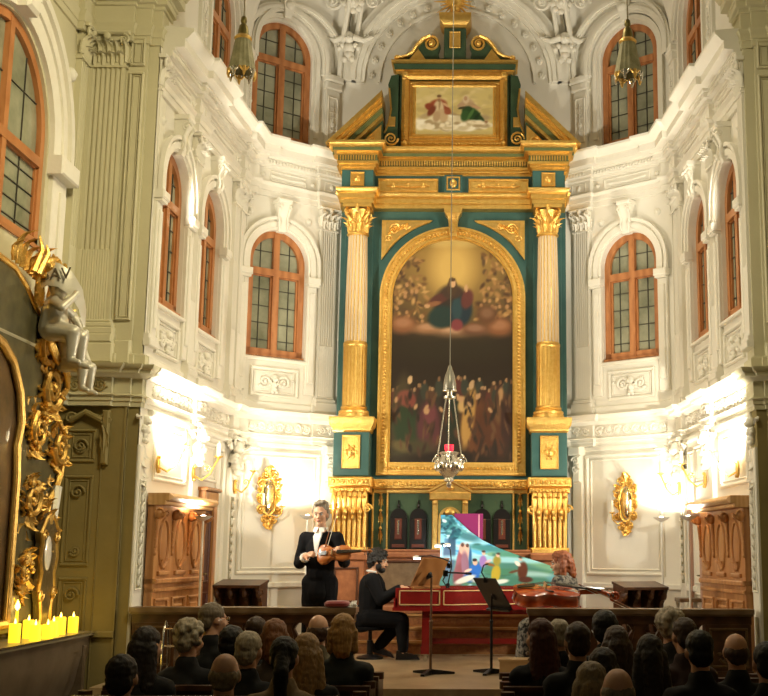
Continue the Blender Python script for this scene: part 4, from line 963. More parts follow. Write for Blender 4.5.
# ================================================================== FURNITURE, LAMPS
# ---- communion rail
def rail(x0, x1, label, endL, endR):
    t = thing('communion_rail', label, 'balustrade', ((x0+x1)/2, 11.05, ZD), group='wooden communion rail')
    m = MB(); m.box(x0, x1, 10.92, 11.18, .735, .78); m.box(x0+.01, x1-.01, 10.94, 11.16, .715, .735); build(m, 'handrail', RAILTOP, t)
    m = MB(); m.box(x0+.02, x1-.02, 10.97, 11.13, .64, .715); m.box(x0+.02, x1-.02, 10.95, 11.15, ZD, ZD+.10); build(m, 'rail_frame', DARKW, t)
    a, b = x0+.03, x1-.03
    for e, s in ((endL, 0), (endR, 1)):
        if not e: continue
        p0, p1 = (a, a+e) if s == 0 else (b-e, b)
        m = MB(); m.box(p0, p1, 10.96, 11.14, ZD+.1, .64); p = build(m, 'end_panel', DARKW, t)
        m = MB(Matrix(((1, 0, 0, 0), (0, -1, 0, 10.96), (0, 0, 1, 0), (0, 0, 0, 1)))); rect_frame(m, p0+.03, p1-.03, ZD+.13, .61, .025, .02, False); scrollwork(m, p0+.06, p1-.06, .25, .5, .006, 1, .012); m.leaf(((p0+p1)/2, 0, .25), (0, 0, 1), (0, 1, 0), .09, .25, .3)
        build(m, 'carved_panel', mat('carved_walnut', (.13, .075, .03), .5, noise=(.08, .04, .015), scale=20), p)
        if s == 0: a = p1
        else: b = p0
    n = max(3, round((b-a)/.245)); w = (b-a)/n
    for k in range(n):
        c = a+w*(k+.5); prof = [(.34, .22), (.40, .25), (.40, .28), (.24, .31), (.36, .36), (.47, .42), (.47, .47), (.36, .53), (.24, .58), (.30, .61), (.42, .64)]
        ol = [(c-w*q, z) for q, z in prof]+[(c+w*q, z) for q, z in prof[::-1]]
        m = MB(); m.prism(ol, 11.0, 11.09); m.prism([(c+(x-c)*.6, z) for x, z in ol], 10.985, 11.105); build(m, 'baluster', DARKW, t, ang=50)
    return t
rail(-2.87, -.76, 'dark wooden communion rail left of the open passage, with a red cushion on its end', .40, .26)
rail(.83, 2.94, 'dark wooden communion rail right of the open passage, in front of the cellist', .14, .42)
# ---- pews
def pew(x0, x1, y, label):
    t = thing('pew', label, 'pew', ((x0+x1)/2, y, ZN), group='church pews')
    m = MB(); m.box(x0, x1, y, y+.04, ZN+.3, .30); m.box(x0, x1, y-.02, y+.06, .30, .335); build(m, 'pew_back', DARKW, t)
    m = MB(); m.box(x0, x1, y+.04, y+.40, ZN+.38, ZN+.42); build(m, 'seat', DARKW, t)
    for x in (x0, x1-.05):
        m = MB(); m.box(x, x+.05, y-.04, y+.42, ZN, .30); m.lathe([(0, 0), (.05, 0), (.05, .05), (0, .05)], (x+.025, y+.2, .30), 10); build(m, 'pew_end', DARKW, t)
for k, y in enumerate((9.22, 8.57, 7.92, 7.27, 6.62)):
    w = ('front', 'second', 'third', 'fourth', 'fifth')[k]
    pew(-2.30, -.38, y, 'dark wooden pew of the left block, %s row from the rail' % w); pew(.58, 2.60, y, 'dark wooden pew of the right block, %s row from the rail' % w)
# ---- oak panelling of the choir walls
def panelling(F, u0, u1, side):
    c = F @ Vector(((u0+u1)/2, 0, ZD))
    t = thing('oak_panelling', 'carved oak wall panelling with oval panels against the %s choir wall' % side, 'panelling', c, group='carved oak panelling of the choir')
    m = MB(F); m.box(u0, u1, .02, .10, ZD, 1.74); m.box(u0, u1, .02, .13, ZD, .25); build(m, 'carcass', OAK, t)
    m = MB(F); m.bev(u0-.02, u1+.03, .02, .20, 1.74, 1.78, .01); m.bev(u0-.02, u1+.05, .02, .26, 1.78, 1.855, .03); build(m, 'cornice', mat('pale_oak', (.60, .36, .16), .45, bands=(2, 5, (.52, .29, .11)), stretch=(3, 3, .6)), t)
    m = MB(F); m.bev(u0, u1, .02, .14, .98, 1.03, .01); m.bev(u0, u1, .02, .125, .9, .94, .01); build(m, 'dado_moulding', OAK, t)
    n = 3; w = (u1-u0)/n
    for k in range(n):
        c = u0+w*(k+.5)
        m = MB(F); ov = [(c+.135*math.cos(a), 1.37+.235*math.sin(a)) for a in np.linspace(0, 2*PI, 25)]
        m.tube([(x, .105, z) for x, z in ov], .016, 6); m.ball((c, .10, 1.37), (.105, .014, .20), 16, 8)
        m.bev(c-.15, c+.15, .09, .13, 1.06, 1.10, .008)
        for s in (-1, 1): m.spiral((c+s*.06, .11, 1.66), .035, 1.4, .009, sgn=s, n=6); m.leaf((c+s*.04, .10, 1.12), (s*.6, 0, 1), (0, 1, 0), .05, .12, .3)
        build(m, 'oval_panel', OAK, t)
        m = MB(F); rect_frame(m, c-w*.38, c+w*.38, .32, .84, .03, .125, False); m.bev(c-w*.27, c+w*.27, .09, .118, .39, .77, .015); build(m, 'square_panel', OAK, t)
    for k in range(n+1):
        c = u0+w*k; m = MB(F)
        m.spiral((c, .15, 1.67), .05, 1.6, .016, ax=(0, 1, 0), n=6, sgn=-1, flat=1.8); m.ball((c, .13, 1.65), (.035, .05, .05)); m.tube([(c, .12, 1.60), (c, .112, 1.45), (c, .105, 1.25)], [.022, .016, .008], 8)
        for q in range(4): m.ball((c, .11, 1.48-.07*q), (.022-.003*q, .016, .022))
        build(m, 'scroll_corbel', OAK, t)
    return t
panelling(F_L1, 0.0, 1.52, 'left'); panelling(F_R1, .04, 1.66, 'right')
# ---- doors
def door(F, u0, u1, n, leaf_mat, frame_mat, label, top=1.80):
    m = MB(F)
    for a, b in ((u0-.07, u0+.02), (u1-.02, u1+.07)): m.bev(a, b, -.01, .07, ZD, top, .012)
    m.bev(u0-.07, u1+.07, -.01, .08, top, top+.11, .015); m.bev(u0-.10, u1+.10, -.01, .11, top+.11, top+.15, .015)
    d = build(m, 'door_%d' % n, frame_mat); tag(d, label, kind='structure')
    m = MB(F); m.box(u0, u1, .004, .03, ZD, top); l = build(m, 'door_leaf', leaf_mat, d)
    m = MB(F)
    for a, b in ((.25, .85), (.95, 1.72)): rect_frame(m, u0+.08, u1-.08, a, b, .025, .042, False)
    build(m, 'leaf_panel', leaf_mat, d)
    m = MB(F); m.tube([(u0+.05, .03, 1.05), (u0+.05, .07, 1.05), (u0+.13, .07, 1.05)], .008, 6); build(m, 'handle', BRASSY, d)
door(F_L1, 1.70, 2.08, 1, mat('door_red_brown', (.07, .018, .010), .45), OAK, 'dark red-brown door in an oak frame beside the left panelling', 1.86)
door(F_R1, 1.86, 2.30, 2, PLASTER, mat('door_lintel', (.45, .27, .2), .5), 'cream door under a reddish lintel beside the right panelling', 1.72)
# ---- low choir benches with scrolled sides in the apse corners
def bench(loc, rz, label):
    t = thing('choir_bench', label, 'bench', loc, rz, 'scrolled walnut choir benches'); h = .83
    m = MB(); m.rings([[(-.28, -.02, h-.06), (.28, -.02, h-.06), (.28, -.02, h-.03), (-.28, -.02, h-.03)], [(-.28, .30, h+.0), (.28, .30, h+.0), (.28, .30, h+.03), (-.28, .30, h+.03)]]); build(m, 'desk_top', DARKW, t, world=False)
    m = MB(); m.box(-.26, .26, .24, .28, 0, h-.02); m.box(-.26, .26, .02, .06, .05, .30); build(m, 'front_board', DARKW, t, world=False)
    for x in (-.25, -.085, .085, .25):
        m = MB(Matrix(((0, 1, 0, x), (1, 0, 0, 0), (0, 0, 1, 0), (0, 0, 0, 1))))
        m.prism([(.28, 0), (.28, h-.01), (-.01, h-.06), (.02, h-.13), (.10, h-.22), (.12, h-.34), (.06, h-.46), (.00, .20), (.0, 0)], -.022, .022); m.spiral((.06, 0, h-.13), .06, 1.4, .03, n=6); build(m, 'scrolled_side', DARKW, t, world=False, ang=30)
    return t
bench((-2.40, 13.35, ZD), -.15, 'dark scrolled choir bench in the left corner of the apse, under the gilded sconce')
bench((2.24, 13.20, ZD), .35, 'dark scrolled choir bench in the right corner of the apse')
t = thing('side_table', 'small plain table beside the right choir bench', 'table', (2.74, 13.28, ZD))
m = MB(); m.box(2.60, 2.86, 13.10, 13.45, .76, .80); build(m, 'table_top', RAILTOP, t)
for x in (2.63, 2.83):
    for y in (13.13, 13.42): m = MB(); m.box(x-.02, x+.02, y-.02, y+.02, ZD, .76); build(m, 'leg', WHITEM, t)
# ---- torchieres
def torch(x, y, z, label, ax=0.0, power=None, target=None):
    t = thing('torchiere', label, 'floor lamp', (x, y, ZD), group='white uplighter floor lamps'); h = z-ZD
    m = MB(); m.lathe([(0, 0), (.12, 0), (.12, .015), (.03, .03), (0, .03)], (0, 0, 0), 20); build(m, 'base', WHITEM, t, world=False)
    m = MB(); m.lathe([(.013, .03), (.013, h-.04)], (0, 0, 0), 10); build(m, 'pole', WHITEM, t, world=False)
    m = MB(); m.lathe([(.018, h-.05), (.06, h-.03), (.10, h), (.095, h), (.05, h-.022), (0, h-.025)], (0, 0, 0), 20); s = build(m, 'lamp_shade', WHITEM, t, world=False)
    m = MB(); m.ball((0, 0, h-.005), (.035, .035, .015)); build(m, 'bulb', TORCHG, t, world=False)
    l = lamp('torchiere_light', 'SPOT', (0, 0, h+.02), power or TORCH_W, (1.0, .90, .72), None, spot_size=math.radians(168), spot_blend=.25, shadow_soft_size=.05)
    l.rotation_euler = (PI, 0, 0); l.parent = t
    return t
torch(-1.76, 14.26, 1.74, 'white uplighter floor lamp behind the violinist')
torch(2.53, 13.86, 1.72, 'white uplighter floor lamp in the right corner of the apse', power=TORCH_W)
torch(-2.52, 12.15, 1.66, 'white uplighter floor lamp in front of the left oak panelling')
torch(2.66, 12.75, 1.70, 'white uplighter floor lamp in front of the cream door')
# ---- sconces
def gilt_sconce(F, u, z, label):
    c = F @ Vector((u, 0, z-.36)); t = thing('gilded_sconce', label, 'wall sconce', c, group='gilded mirror sconces')
    G = F @ Matrix.Translation((u, 0, z)) @ Matrix.Diagonal((1.15, 1.15, 1.15, 1))
    m = MB(G); m.ball((0, .02, 0), (.075, .02, .17), 14, 8); build(m, 'mirror', mat('sconce_mirror', (.75, .62, .35), .12, .9), t)
    m = MB(G)
    m.tube([(.09*math.cos(a), .03, .20*math.sin(a)) for a in np.linspace(0, 2*PI, 25)], .016, 6)
    for s in (-1, 1):
        for k, (x, zz, r) in enumerate(((.10, .14, .05), (.11, 0, .045), (.10, -.14, .05), (.05, .23, .05), (.05, -.25, .045))): m.spiral((s*x, .04, zz), r, 1.5, .014, sgn=s if k % 2 else -s, n=6)
        for k in range(4): m.leaf((s*.07, .03, -.18+.11*k), (s*.8, 0, .6), (0, 1, 0), .05, .10, .5)
    m.leaf((0, .03, .2), (0, 0, 1), (0, 1, 0), .12, .16, .5); m.leaf((0, .03, -.22), (0, 0, -1), (0, 1, 0), .12, .16, .5); m.ball((0, .04, -.30), (.03, .03, .04)); build(m, 'frame', GOLD, t)
    for s in (-1, 1):
        m = MB(G); m.tube([(s*.03, .03, -.2), (s*.07, .10, -.23), (s*.11, .13, -.18), (s*.115, .13, -.12)], .009, 6); m.lathe([(.01, -.12), (.035, -.11), (.03, -.10), (.012, -.1)], (s*.115, .13, 0), 10); a = build(m, 'candle_arm', GOLD, t)
        m = MB(G); m.lathe([(.013, -.10), (.013, .02), (.004, .03)], (s*.115, .13, 0), 8); build(m, 'candle', WAXW, a)
gilt_sconce(F_L2, .50, 1.98, 'ornate gilded sconce on the panel left of the altar'); gilt_sconce(F_R2, .80, 1.92, 'ornate gilded sconce on the panel right of the altar')
def arm_sconce(F, u, z, du, label, d0=.07):
    c = F @ Vector((u, 0, z-.1)); t = thing('candle_sconce', label, 'wall sconce', c, group='gilded single candle arms')
    G = F @ Matrix.Translation((u, d0-.02, z))
    m = MB(G); m.ball((0, .015, 0), (.035, .02, .09), 10, 8); m.ball((0, .03, .07), .018); m.ball((0, .03, -.07), .018); build(m, 'wall_plate', GOLD, t)
    m = MB(G); P = [(0, .03, -.03), (du*.25, .10, -.07), (du*.6, .17, .0), (du*.8, .22, .12), (du, .24, .17)]; m.tube(P, .011, 8); m.spiral((du*.4, .15, .05), .04, 1.3, .008, ax=(.6, .8, 0), n=6)
    m.lathe([(.012, 0), (.05, .02), (.05, .028), (.02, .03), (.02, .05)], (du, .24, .17), 12); a = build(m, 'arm', GOLD, t)
    m = MB(G); m.lathe([(.022, .20), (.022, .33), (.006, .34), (.003, .36)], (du, .24, 0), 10); build(m, 'candle', WAXW, a)
arm_sconce(F_L1, .08, 2.14, .12, 'gilded candle arm on the left wall nearest the pier'); arm_sconce(F_L1, 1.20, 2.13, .16, 'gilded candle arm on the left wall beside the dark door'); arm_sconce(F_L1, LEN1L-.10, 2.08, .0, 'gilded candle arm in the left corner of the apse', .08)
arm_sconce(F_R1, .30, 2.13, .14, 'gilded candle arm on the right wall nearest the pier'); arm_sconce(F_R1, 1.55, 2.10, .16, 'gilded candle arm on the right wall above the reddish lintel'); arm_sconce(F_R1, LEN1R-.10, 2.06, .0, 'gilded candle arm in the right corner of the apse', .08)
# ---- hanging lanterns
def up_to_vault(x, y, z):
    h = VBVH.ray_cast(Vector((x, y, z)), Vector((0, 0, 1))); return (h[0].z if h[0] else 9.5)
def lantern(x, y, zb, label):
    t = thing('hanging_lantern', label, 'lantern', (x, y, zb), group='tassel-shaped hanging lanterns'); top = up_to_vault(x, y, zb)-zb+.03
    m = MB(); m.tube([(0, 0, .70), (0, 0, top)], .006, 6); build(m, 'chain', BRASSY, t, world=False)
    m = MB(); m.lathe([(.01, .72), (.03, .70), (.035, .66), (.025, .63), (.045, .60), (.055, .55), (.06, .50), (.035, .49)], (0, 0, 0), 16); build(m, 'cap', BRASSY, t, world=False)
    m = MB(); m.lathe([(.06, .50), (.085, .48), (.095, .46), (.085, .44)], (0, 0, 0), 20); build(m, 'collar', GOLDD, t, world=False)
    m = MB(); n = 32; R = []
    for k in range(9):
        q = k/8; R.append([((.078+.062*q)*(1+.05*q*math.cos(8*a)+.03*math.cos(16*a))*math.cos(a), (.078+.062*q)*(1+.05*q*math.cos(8*a)+.03*math.cos(16*a))*math.sin(a), .46-.36*q) for a in [2*PI*j/(n*2) for j in range(n*2)]])
    m.rings(R, cap0=False, cap1=False); build(m, 'shade', GAUZE, t, world=False)
    for k in range(8):
        a = 2*PI*(k+.5)/8; c = (.135*math.cos(a), .135*math.sin(a)); m = MB()
        m.tube([(.138*math.cos(a+d), .138*math.sin(a+d), .10-.045*math.cos(d/.36*PI/2)) for d in np.linspace(-.36, .36, 7)], .012, 6); m.tube([(c[0]*1.02, c[1]*1.02, .10), (c[0]*1.04, c[1]*1.04, .04), (c[0], c[1], .0)], [.022, .018, .008], 6)
        build(m, 'scallop', SILVER if k % 2 else GOLDD, t, world=False)
lantern(-2.17, 11.5, 6.22, 'bell-shaped green hanging lantern in front of the upper window on the left'); lantern(1.93, 11.5, 6.20, 'bell-shaped green hanging lantern in front of the upper window on the right')
# ---- sanctuary lamp
t = thing('sanctuary_lamp', 'silver sanctuary lamp with red glass hanging before the altar painting', 'hanging lamp', (.035, 12.5, 2.0)); top = up_to_vault(.035, 12.5, 3)-2.0
m = MB(); m.tube([(0, 0, 1.28), (0, 0, top)], .005, 6); build(m, 'cord', mat('grey_cord', (.20, .18, .13), .6), t, world=False)
m = MB(); m.lathe([(.008, 1.33), (.022, 1.31), (.03, 1.27), (.055, 1.21), (.07, 1.12), (.072, 1.06), (.06, 1.055), (.0, 1.06)], (0, 0, 0), 20); cn = build(m, 'canopy', mat('grey_bell', (.32, .30, .24), .25, .6), t, world=False)
m = MB(); m.lathe([(.06, 1.06), (.078, 1.05), (.078, 1.035), (.03, 1.03), (.03, .985), (.065, .98), (.065, .955), (.0, .95)], (0, 0, 0), 20); build(m, 'ring', SILVER, cn, world=False)
for k in range(3):
    a = .5+2*PI*k/3; m = MB(); m.tube([(.05*math.cos(a), .05*math.sin(a), .96), (.15*math.cos(a), .15*math.sin(a), .33)], .006, 6); build(m, 'chain', SILVER, t, world=False)
    m = MB(); m.spiral((.145*math.cos(a), .145*math.sin(a), .27), .06, 1.5, .016, ax=(math.cos(a), math.sin(a), 0), n=6); m.ball((.16*math.cos(a), .16*math.sin(a), .33), .025); m.leaf((.09*math.cos(a), .09*math.sin(a), .15), (0, 0, 1), (math.cos(a), math.sin(a), 0), .1, .2, .8); build(m, 'scroll_handle', SILVER, t, world=False)
m = MB(); m.lathe([(.0, -.02), (.02, -.01), (.03, .02), (.02, .04), (.055, .06), (.045, .09), (.10, .14), (.135, .20), (.14, .25), (.10, .30), (.085, .33), (.11, .36), (.10, .37), (.0, .37)], (0, 0, 0), 24)
for k in range(8): a = 2*PI*k/8; m.ball((.125*math.cos(a), .125*math.sin(a), .21), (.04, .04, .05))
build(m, 'bowl', SILVER, t, world=False)
m = MB(); m.lathe([(.035, .37), (.05, .40), (.05, .45), (.045, .45), (.0, .40)], (0, 0, 0), 16); build(m, 'red_glass', REDGL, t, world=False)
# ---- little things on and before the rail
m = MB()
for z, w in ((.782, .10), (.80, .115), (.825, .115), (.84, .09)): pass
R = [[(-.95+dx*w, 11.05+dy*w*.95, z) for dx, dy in [(math.copysign(abs(math.cos(a))**.5, math.cos(a)), math.copysign(abs(math.sin(a))**.5, math.sin(a))) for a in np.linspace(0, 2*PI, 25)[:-1]]] for z, w in ((.781, .095), (.795, .115), (.82, .118), (.838, .10), (.842, .05))]
m.rings(R); tag(build(m, 'cushion', mat('red_velvet', (.20, .015, .012), .8, sheen=.4)), 'flat red cushion on the end of the left communion rail', 'cushion')
m = MB(); rs = random.Random(2)
for k in range(16): m.leaf((-.81+rs.uniform(-.03, .03), 11.02+rs.uniform(-.05, .05), .782), (rs.uniform(-1, 1), rs.uniform(-1, 1), rs.uniform(.15, 1)), (rs.uniform(-1, 1), rs.uniform(-1, 1), .3), .05, rs.uniform(.04, .08), .8, .004)
m.ball((-.81, 11.02, .788), (.05, .05, .008))
tag(build(m, 'handkerchief', WHITEC), 'crumpled white cloth beside the red cushion on the rail', 'cloth')
t = thing('wooden_box', 'pale low wooden box on the floor beside the right rail end', 'box', (.74, 11.62, ZD))
m = MB(); m.box(.58, .90, 11.5, 11.75, ZD, ZD+.13); build(m, 'body', mat('pale_box', (.55, .38, .20), .5), t); m = MB(); m.box(.57, .91, 11.49, 11.76, ZD+.13, ZD+.15); build(m, 'lid', mat('pale_box', (.5, .3, .2)), t)
t = thing('walking_frame', 'small chrome walking frame in front of the left rail end', 'walking frame', (-2.37, 10.72, ZD))
for sx in (-.09, .09): m = MB(); m.tube([(-2.37+sx, 10.62, ZD), (-2.37+sx, 10.66, .60), (-2.37+sx, 10.72, .66), (-2.37+sx, 10.80, .62), (-2.37+sx, 10.84, ZD)], .011, 8); build(m, 'side_tube', CHROME, t)
for z in (.60, .45): m = MB(); m.tube([(-2.46, 10.66, z), (-2.28, 10.66, z)], .010, 8); build(m, 'crossbar', CHROME, t)
m = MB(); m.tube([(-2.28, 10.70, .665), (-2.28, 10.62, .67)], .016, 8); build(m, 'grip', WHITEM, t)
# ---- harpsichord
HP = thing('harpsichord', 'red harpsichord with a raised painted lid in front of the altar steps', 'harpsichord', (.45, 13.25, ZD))
bent = [(.05+1.45*q, 12.88+.60*(q**.75)) for q in np.linspace(0, 1, 12)]
OUT = [(-.55, 12.88)]+bent+[(1.5, 13.68), (-.55, 13.68)]
m = MB(); m.zprism(OUT, .70, .865); build(m, 'soundboard', mat('spruce', (.55, .36, .16), .4), HP)
m = MB(); m.sweep([(-.30, 12.88)]+OUT[1:]+[(-.30, 13.68)], [(-.012, .69), (.018, .69), (.018, .91), (-.012, .91)]); m.box(-.55, -.30, 12.868, 12.90, .69, .91); m.box(-.55, -.30, 13.66, 13.692, .69, .91); m.box(-.57, -.53, 12.868, 13.692, .69, .80); build(m, 'case', REDL, HP)
m = MB(); m.sweep(OUT, [(-.03, .665), (.0, .665), (.0, .70), (-.03, .70)], closed=True); build(m, 'base_moulding', REDL, HP)
GL = mat('gilt_line', (.80, .60, .28), .4, .5)
for a, b in ((-.51, -.06), (-.02, None)):
    m = MB()
    if b is not None:
        for q in ((a, b, .875, .887), (a, b, .725, .737), (a, a+.012, .725, .887), (b-.012, b, .725, .887)): m.box(q[0], q[1], 12.858, 12.87, q[2], q[3])
    else:
        P = [(-.02, 12.868), (.05, 12.868)]+[(x, y-.02) for x, y in bent[1:-1]]
        for z in (.73, .88): m.tube([(x, y, z) for x, y in P], .006, 6)
        for x, y in (P[0], P[-1]): m.box(x-.006, x+.006, y-.006, y+.006, .73, .88)
    build(m, 'gilt_panel_line', GL, HP)
m = MB()
for k in range(42): y = 12.95+.017*k; m.box(-.53, -.36, y, y+.015, .865, .882)
m.box(-.36, -.28, 12.91, 13.66, .865, .91); build(m, 'keyboard', IVORY, HP)
m = MB(); m.rings([[(-.30, 12.98, .91), (-.30, 13.6, .91), (-.285, 13.6, .91), (-.285, 12.98, .91)], [(-.16, 12.98, 1.17), (-.16, 13.6, 1.17), (-.145, 13.6, 1.17), (-.145, 12.98, 1.17)]]); md = build(m, 'music_desk', mat('desk_wood', (.36, .16, .05), .4, bands=(3, 4, (.28, .11, .03))), HP)
m = MB(); m.rings([[(-.32, 13.1, .93), (-.32, 13.45, .93), (-.302, 13.45, .93), (-.302, 13.1, .93)], [(-.20, 13.1, 1.15), (-.20, 13.45, 1.15), (-.185, 13.45, 1.15), (-.185, 13.1, 1.15)]]); build(m, 'sheet_music', WHITEC, md)
# lid: hinged on the spine, leaning back
LX = [(-.10, .83), (.03, .83), (.12, .755), (.25, .635), (.40, .53), (.60, .435), (.85, .345), (1.10, .27), (1.30, .20), (1.42, .13), (1.48, .05), (1.48, 0)]
TL = Matrix(((1, 0, 0, 0), (0, 1, math.sin(.12), 13.67), (0, 0, math.cos(.12), .915), (0, 0, 0, 1)))
m = MB(TL); m.prism([(-.10, 0)]+LX, 0, .018); lid = build(m, 'lid', mat('lid_dark', (.05, .012, .012), .4), HP, ang=25)
def lidmask(zz):
    hs = [p[1] for p in LX[::-1]]; xs = [p[0] for p in LX[::-1]]
    return np.full_like(zz, -.10), np.interp(zz, hs, xs)-.004
def lidgrad(px, py, C):
    t = np.clip((py-515)/71, 0, 1)[..., None]; sky = np.array((84, 178, 226))/255; lo = np.array((176, 224, 238))/255
    C = sky*(1-np.clip(t*1.8, 0, 1))+lo*np.clip(t*1.8, 0, 1)
    g = np.clip((py-556)/6, 0, 1)[..., None]; return C*(1-g)+(np.array((74, 128, 118))/255)*g
rl = random.Random(8); LL = []
for k in range(60): LL.append((rl.uniform(442, 500), rl.uniform(516, 556), rl.uniform(3, 8), rl.uniform(.8, 2), rl.uniform(-10, 15), rl.choice(((150, 214, 238), (96, 186, 228), (190, 230, 240), (70, 160, 212))), .9))
for k in range(70): x = rl.uniform(476, 572); LL.append((x, 547+.28*(x-476)*.55+rl.uniform(-2, 7), rl.uniform(2, 5), rl.uniform(.8, 2), rl.uniform(-8, 8), rl.choice(((62, 122, 112), (88, 148, 124), (110, 166, 130), (52, 104, 100), (140, 186, 150))), .8))
for k in range(60): x = rl.uniform(455, 574); LL.append((x, rl.uniform(572, 586), rl.uniform(2, 6), rl.uniform(.7, 1.6), rl.uniform(-12, 12), rl.choice(((58, 104, 92), (88, 136, 104), (120, 176, 190), (74, 120, 84), (166, 206, 214))), .8))
TREE = [(rl.gauss(451, 7), rl.gauss(527, 6), rl.uniform(1.5, 3.5), rl.uniform(.8, 1.8), rl.uniform(-40, 40), rl.choice(((40, 96, 112), (64, 128, 136), (30, 76, 92), (96, 164, 172))), .7) for k in range(70)]
LL += [(446, 524, 9, 7, 0, (70, 128, 140), .8), (455, 531, 9, 5, 20, (60, 110, 120), .8), (468, 537, 12, 4, 15, (74, 128, 140), .8), (452, 548, 4, 26, 0, (52, 84, 110), .5), (447, 560, 4, 20, 0, (64, 92, 124), .6), (444, 521, 3, 1.6, 20, (210, 238, 240), .5), (451, 525, 4, 1.6, 30, (200, 236, 240), .5), (449, 534, 2, 5, 20, (190, 230, 240), .6),
      (490, 549, 22, 3, 6, (70, 140, 146), .8), (520, 556, 26, 3.5, 5, (86, 150, 130), .8), (548, 565, 24, 5, 12, (110, 160, 130), .7), (500, 560, 60, 3, 2, (150, 206, 216), .7), (510, 572, 34, 3, 0, (70, 124, 100), .6), (540, 576, 22, 4, 8, (150, 190, 190), .7), (530, 582, 40, 5, 0, (66, 118, 104), .7), (560, 580, 10, 4, 10, (90, 150, 170), .7),
      (461, 564, 4.5, 19, 8, (150, 82, 92), .35), (460, 575, 6, 12, 10, (128, 66, 70), .4), (463, 549, 3.5, 6, 0, (214, 170, 150), .4), (467, 553, 3, 9, 5, (222, 180, 160), .4), (466, 566, 4, 14, -4, (140, 100, 120), .4), (463, 545.5, 1.6, 2, 0, (90, 60, 50), .3), (468, 546, 1.6, 2, 0, (90, 60, 50), .3), (471, 560, 1.5, 12, 0, (40, 90, 140), .5),
      (476, 571, 6, 8, 20, (44, 104, 190), .35), (472, 578, 8, 5, -10, (36, 92, 178), .4), (466, 580, 11, 3, -20, (214, 214, 206), .4), (476, 563, 2.4, 3, 0, (220, 176, 150), .3), (475.5, 560.5, 2.4, 1.7, 0, (50, 40, 44), .3), (469, 571, 4, 1.4, -20, (224, 190, 170), .4),
      (484, 562, 3.8, 6, 0, (150, 116, 186), .35), (484.5, 553.5, 1.7, 2.2, 0, (224, 184, 160), .3), (484.5, 551.8, 2, 1.2, 0, (80, 56, 48), .3), (489, 562, 4, 1.3, -30, (214, 176, 190), .4),
      (497, 574, 4.6, 9, 8, (176, 156, 52), .35), (498, 561, 4, 5, 0, (150, 140, 60), .35), (499, 555.5, 1.8, 2.3, 0, (226, 186, 160), .3), (499.5, 554, 2, 1.2, 0, (80, 56, 44), .3), (491, 565, 5, 1.4, 15, (140, 90, 50), .4),
      (524, 571, 5, 9, 6, (92, 50, 34), .35), (519, 564, 3.4, 2, 40, (232, 220, 210), .4), (522, 559, 1.7, 2.3, 0, (214, 170, 146), .3), (522, 557.6, 2, 1.3, 0, (40, 30, 30), .3), (515, 572, 5, 1.3, -15, (96, 60, 44), .4), (527, 580, 7, 3, 0, (74, 40, 30), .4), (482, 581, 10, 2.6, 0, (200, 200, 190), .5), (502, 582, 8, 2.2, -8, (206, 214, 210), .5)]
LL = LL[:-1]+TREE+LL[-1:]
lp = painted('lid_painting', 0, 0, lidmask, -.10, 1.48, .004, .826, -.004, 220, 96, LL, lid, (.5, .7, .8), (440.5, 577, 515, 586), lidgrad, T=TL, mat_=mat('lid_paint', (.5, .5, .5), .35, attr='Col'))
lp['label'] = 'painted landscape with small figures inside the lid'
m = MB(TL @ Matrix.Translation((0, .02, 0))); m.prism([(.06, .30), (.40, .30), (.40, .845), (.06, .845)], 0, .016); fl = build(m, 'folded_flap', MAGENTA, HP)
m = MB(TL @ Matrix.Translation((0, .014, 0))); m.prism([(.345, .32), (.36, .32), (.36, .835), (.345, .835)], 0, .016); build(m, 'flap_line', mat('flap_line', (.75, .35, .45), .4), fl)
for x, y in ((-.22, 12.96), (-.22, 13.56), (1.15, 13.46), (1.15, 13.60)):
    m = MB(); m.box(x-.04, x+.04, y-.035, y+.035, .26, .665); m.box(x-.05, x+.05, y-.045, y+.045, .20, .28); lg = build(m, 'leg', REDL, HP); m = MB(); m.lathe([(0, -.03), (.03, -.03), (.03, .03), (0, .03)], (0, 0, 0), 12); m.v = [(x+b, y+c*.6, ZD+.032+a) for a, b, c in m.v]; m.box(x-.012, x+.012, y-.012, y+.012, ZD+.04, .21); build(m, 'castor', CHROME, lg)
m = MB(); m.box(-.24, 1.17, 13.50, 13.56, .27, .33); build(m, 'stretcher', REDL, HP); m = MB(); m.box(-.26, -.18, 12.96, 13.6, .24, .30); build(m, 'foot_rail', REDL, HP); m = MB(); m.box(-.26, -.19, 12.95, 13.6, .6, .665); m.box(-.2, 1.2, 13.5, 13.58, .6, .665); build(m, 'trestle_rail', REDL, HP)
# ---- clip-on lamps and music stands
def cliplamp(loc, pts, heads, label, power=0, tgt=None):
    t = thing('clip_lamp', label, 'lamp', loc, group='clip-on music lamps')
    m = MB(); m.box(loc[0]-.02, loc[0]+.02, loc[1]-.02, loc[1]+.02, loc[2], loc[2]+.05); build(m, 'clip', BLACKM, t)
    m = MB(); m.tube(pts, .007, 6); build(m, 'gooseneck', BLACKM, t)
    for h in heads:
        m = MB(); m.ball(h, (.045, .025, .016)); hd = build(m, 'lamp_head', WHITEM, t); m = MB(); m.ball((h[0], h[1], h[2]-.012), (.036, .02, .010)); build(m, 'led', LED, hd)
    if power:
        h = heads[0]; l = lamp('clip_lamp_light', 'SPOT', (h[0], h[1], h[2]-.03), power, (.80, .92, 1.0), tgt, spot_size=2.6, spot_blend=.6, shadow_soft_size=.04)
cliplamp((.02, 12.95, .91), [(.02, 12.95, .95), (.06, 12.98, 1.15), (.04, 13.02, 1.33), (-.04, 13.05, 1.40), (-.07, 13.08, 1.385)], [(-.10, 13.06, 1.375), (.0, 13.06, 1.385)], 'two-headed lamp with lit white heads above the harpsichord keys', 11, (.15, 13.7, 1.15))
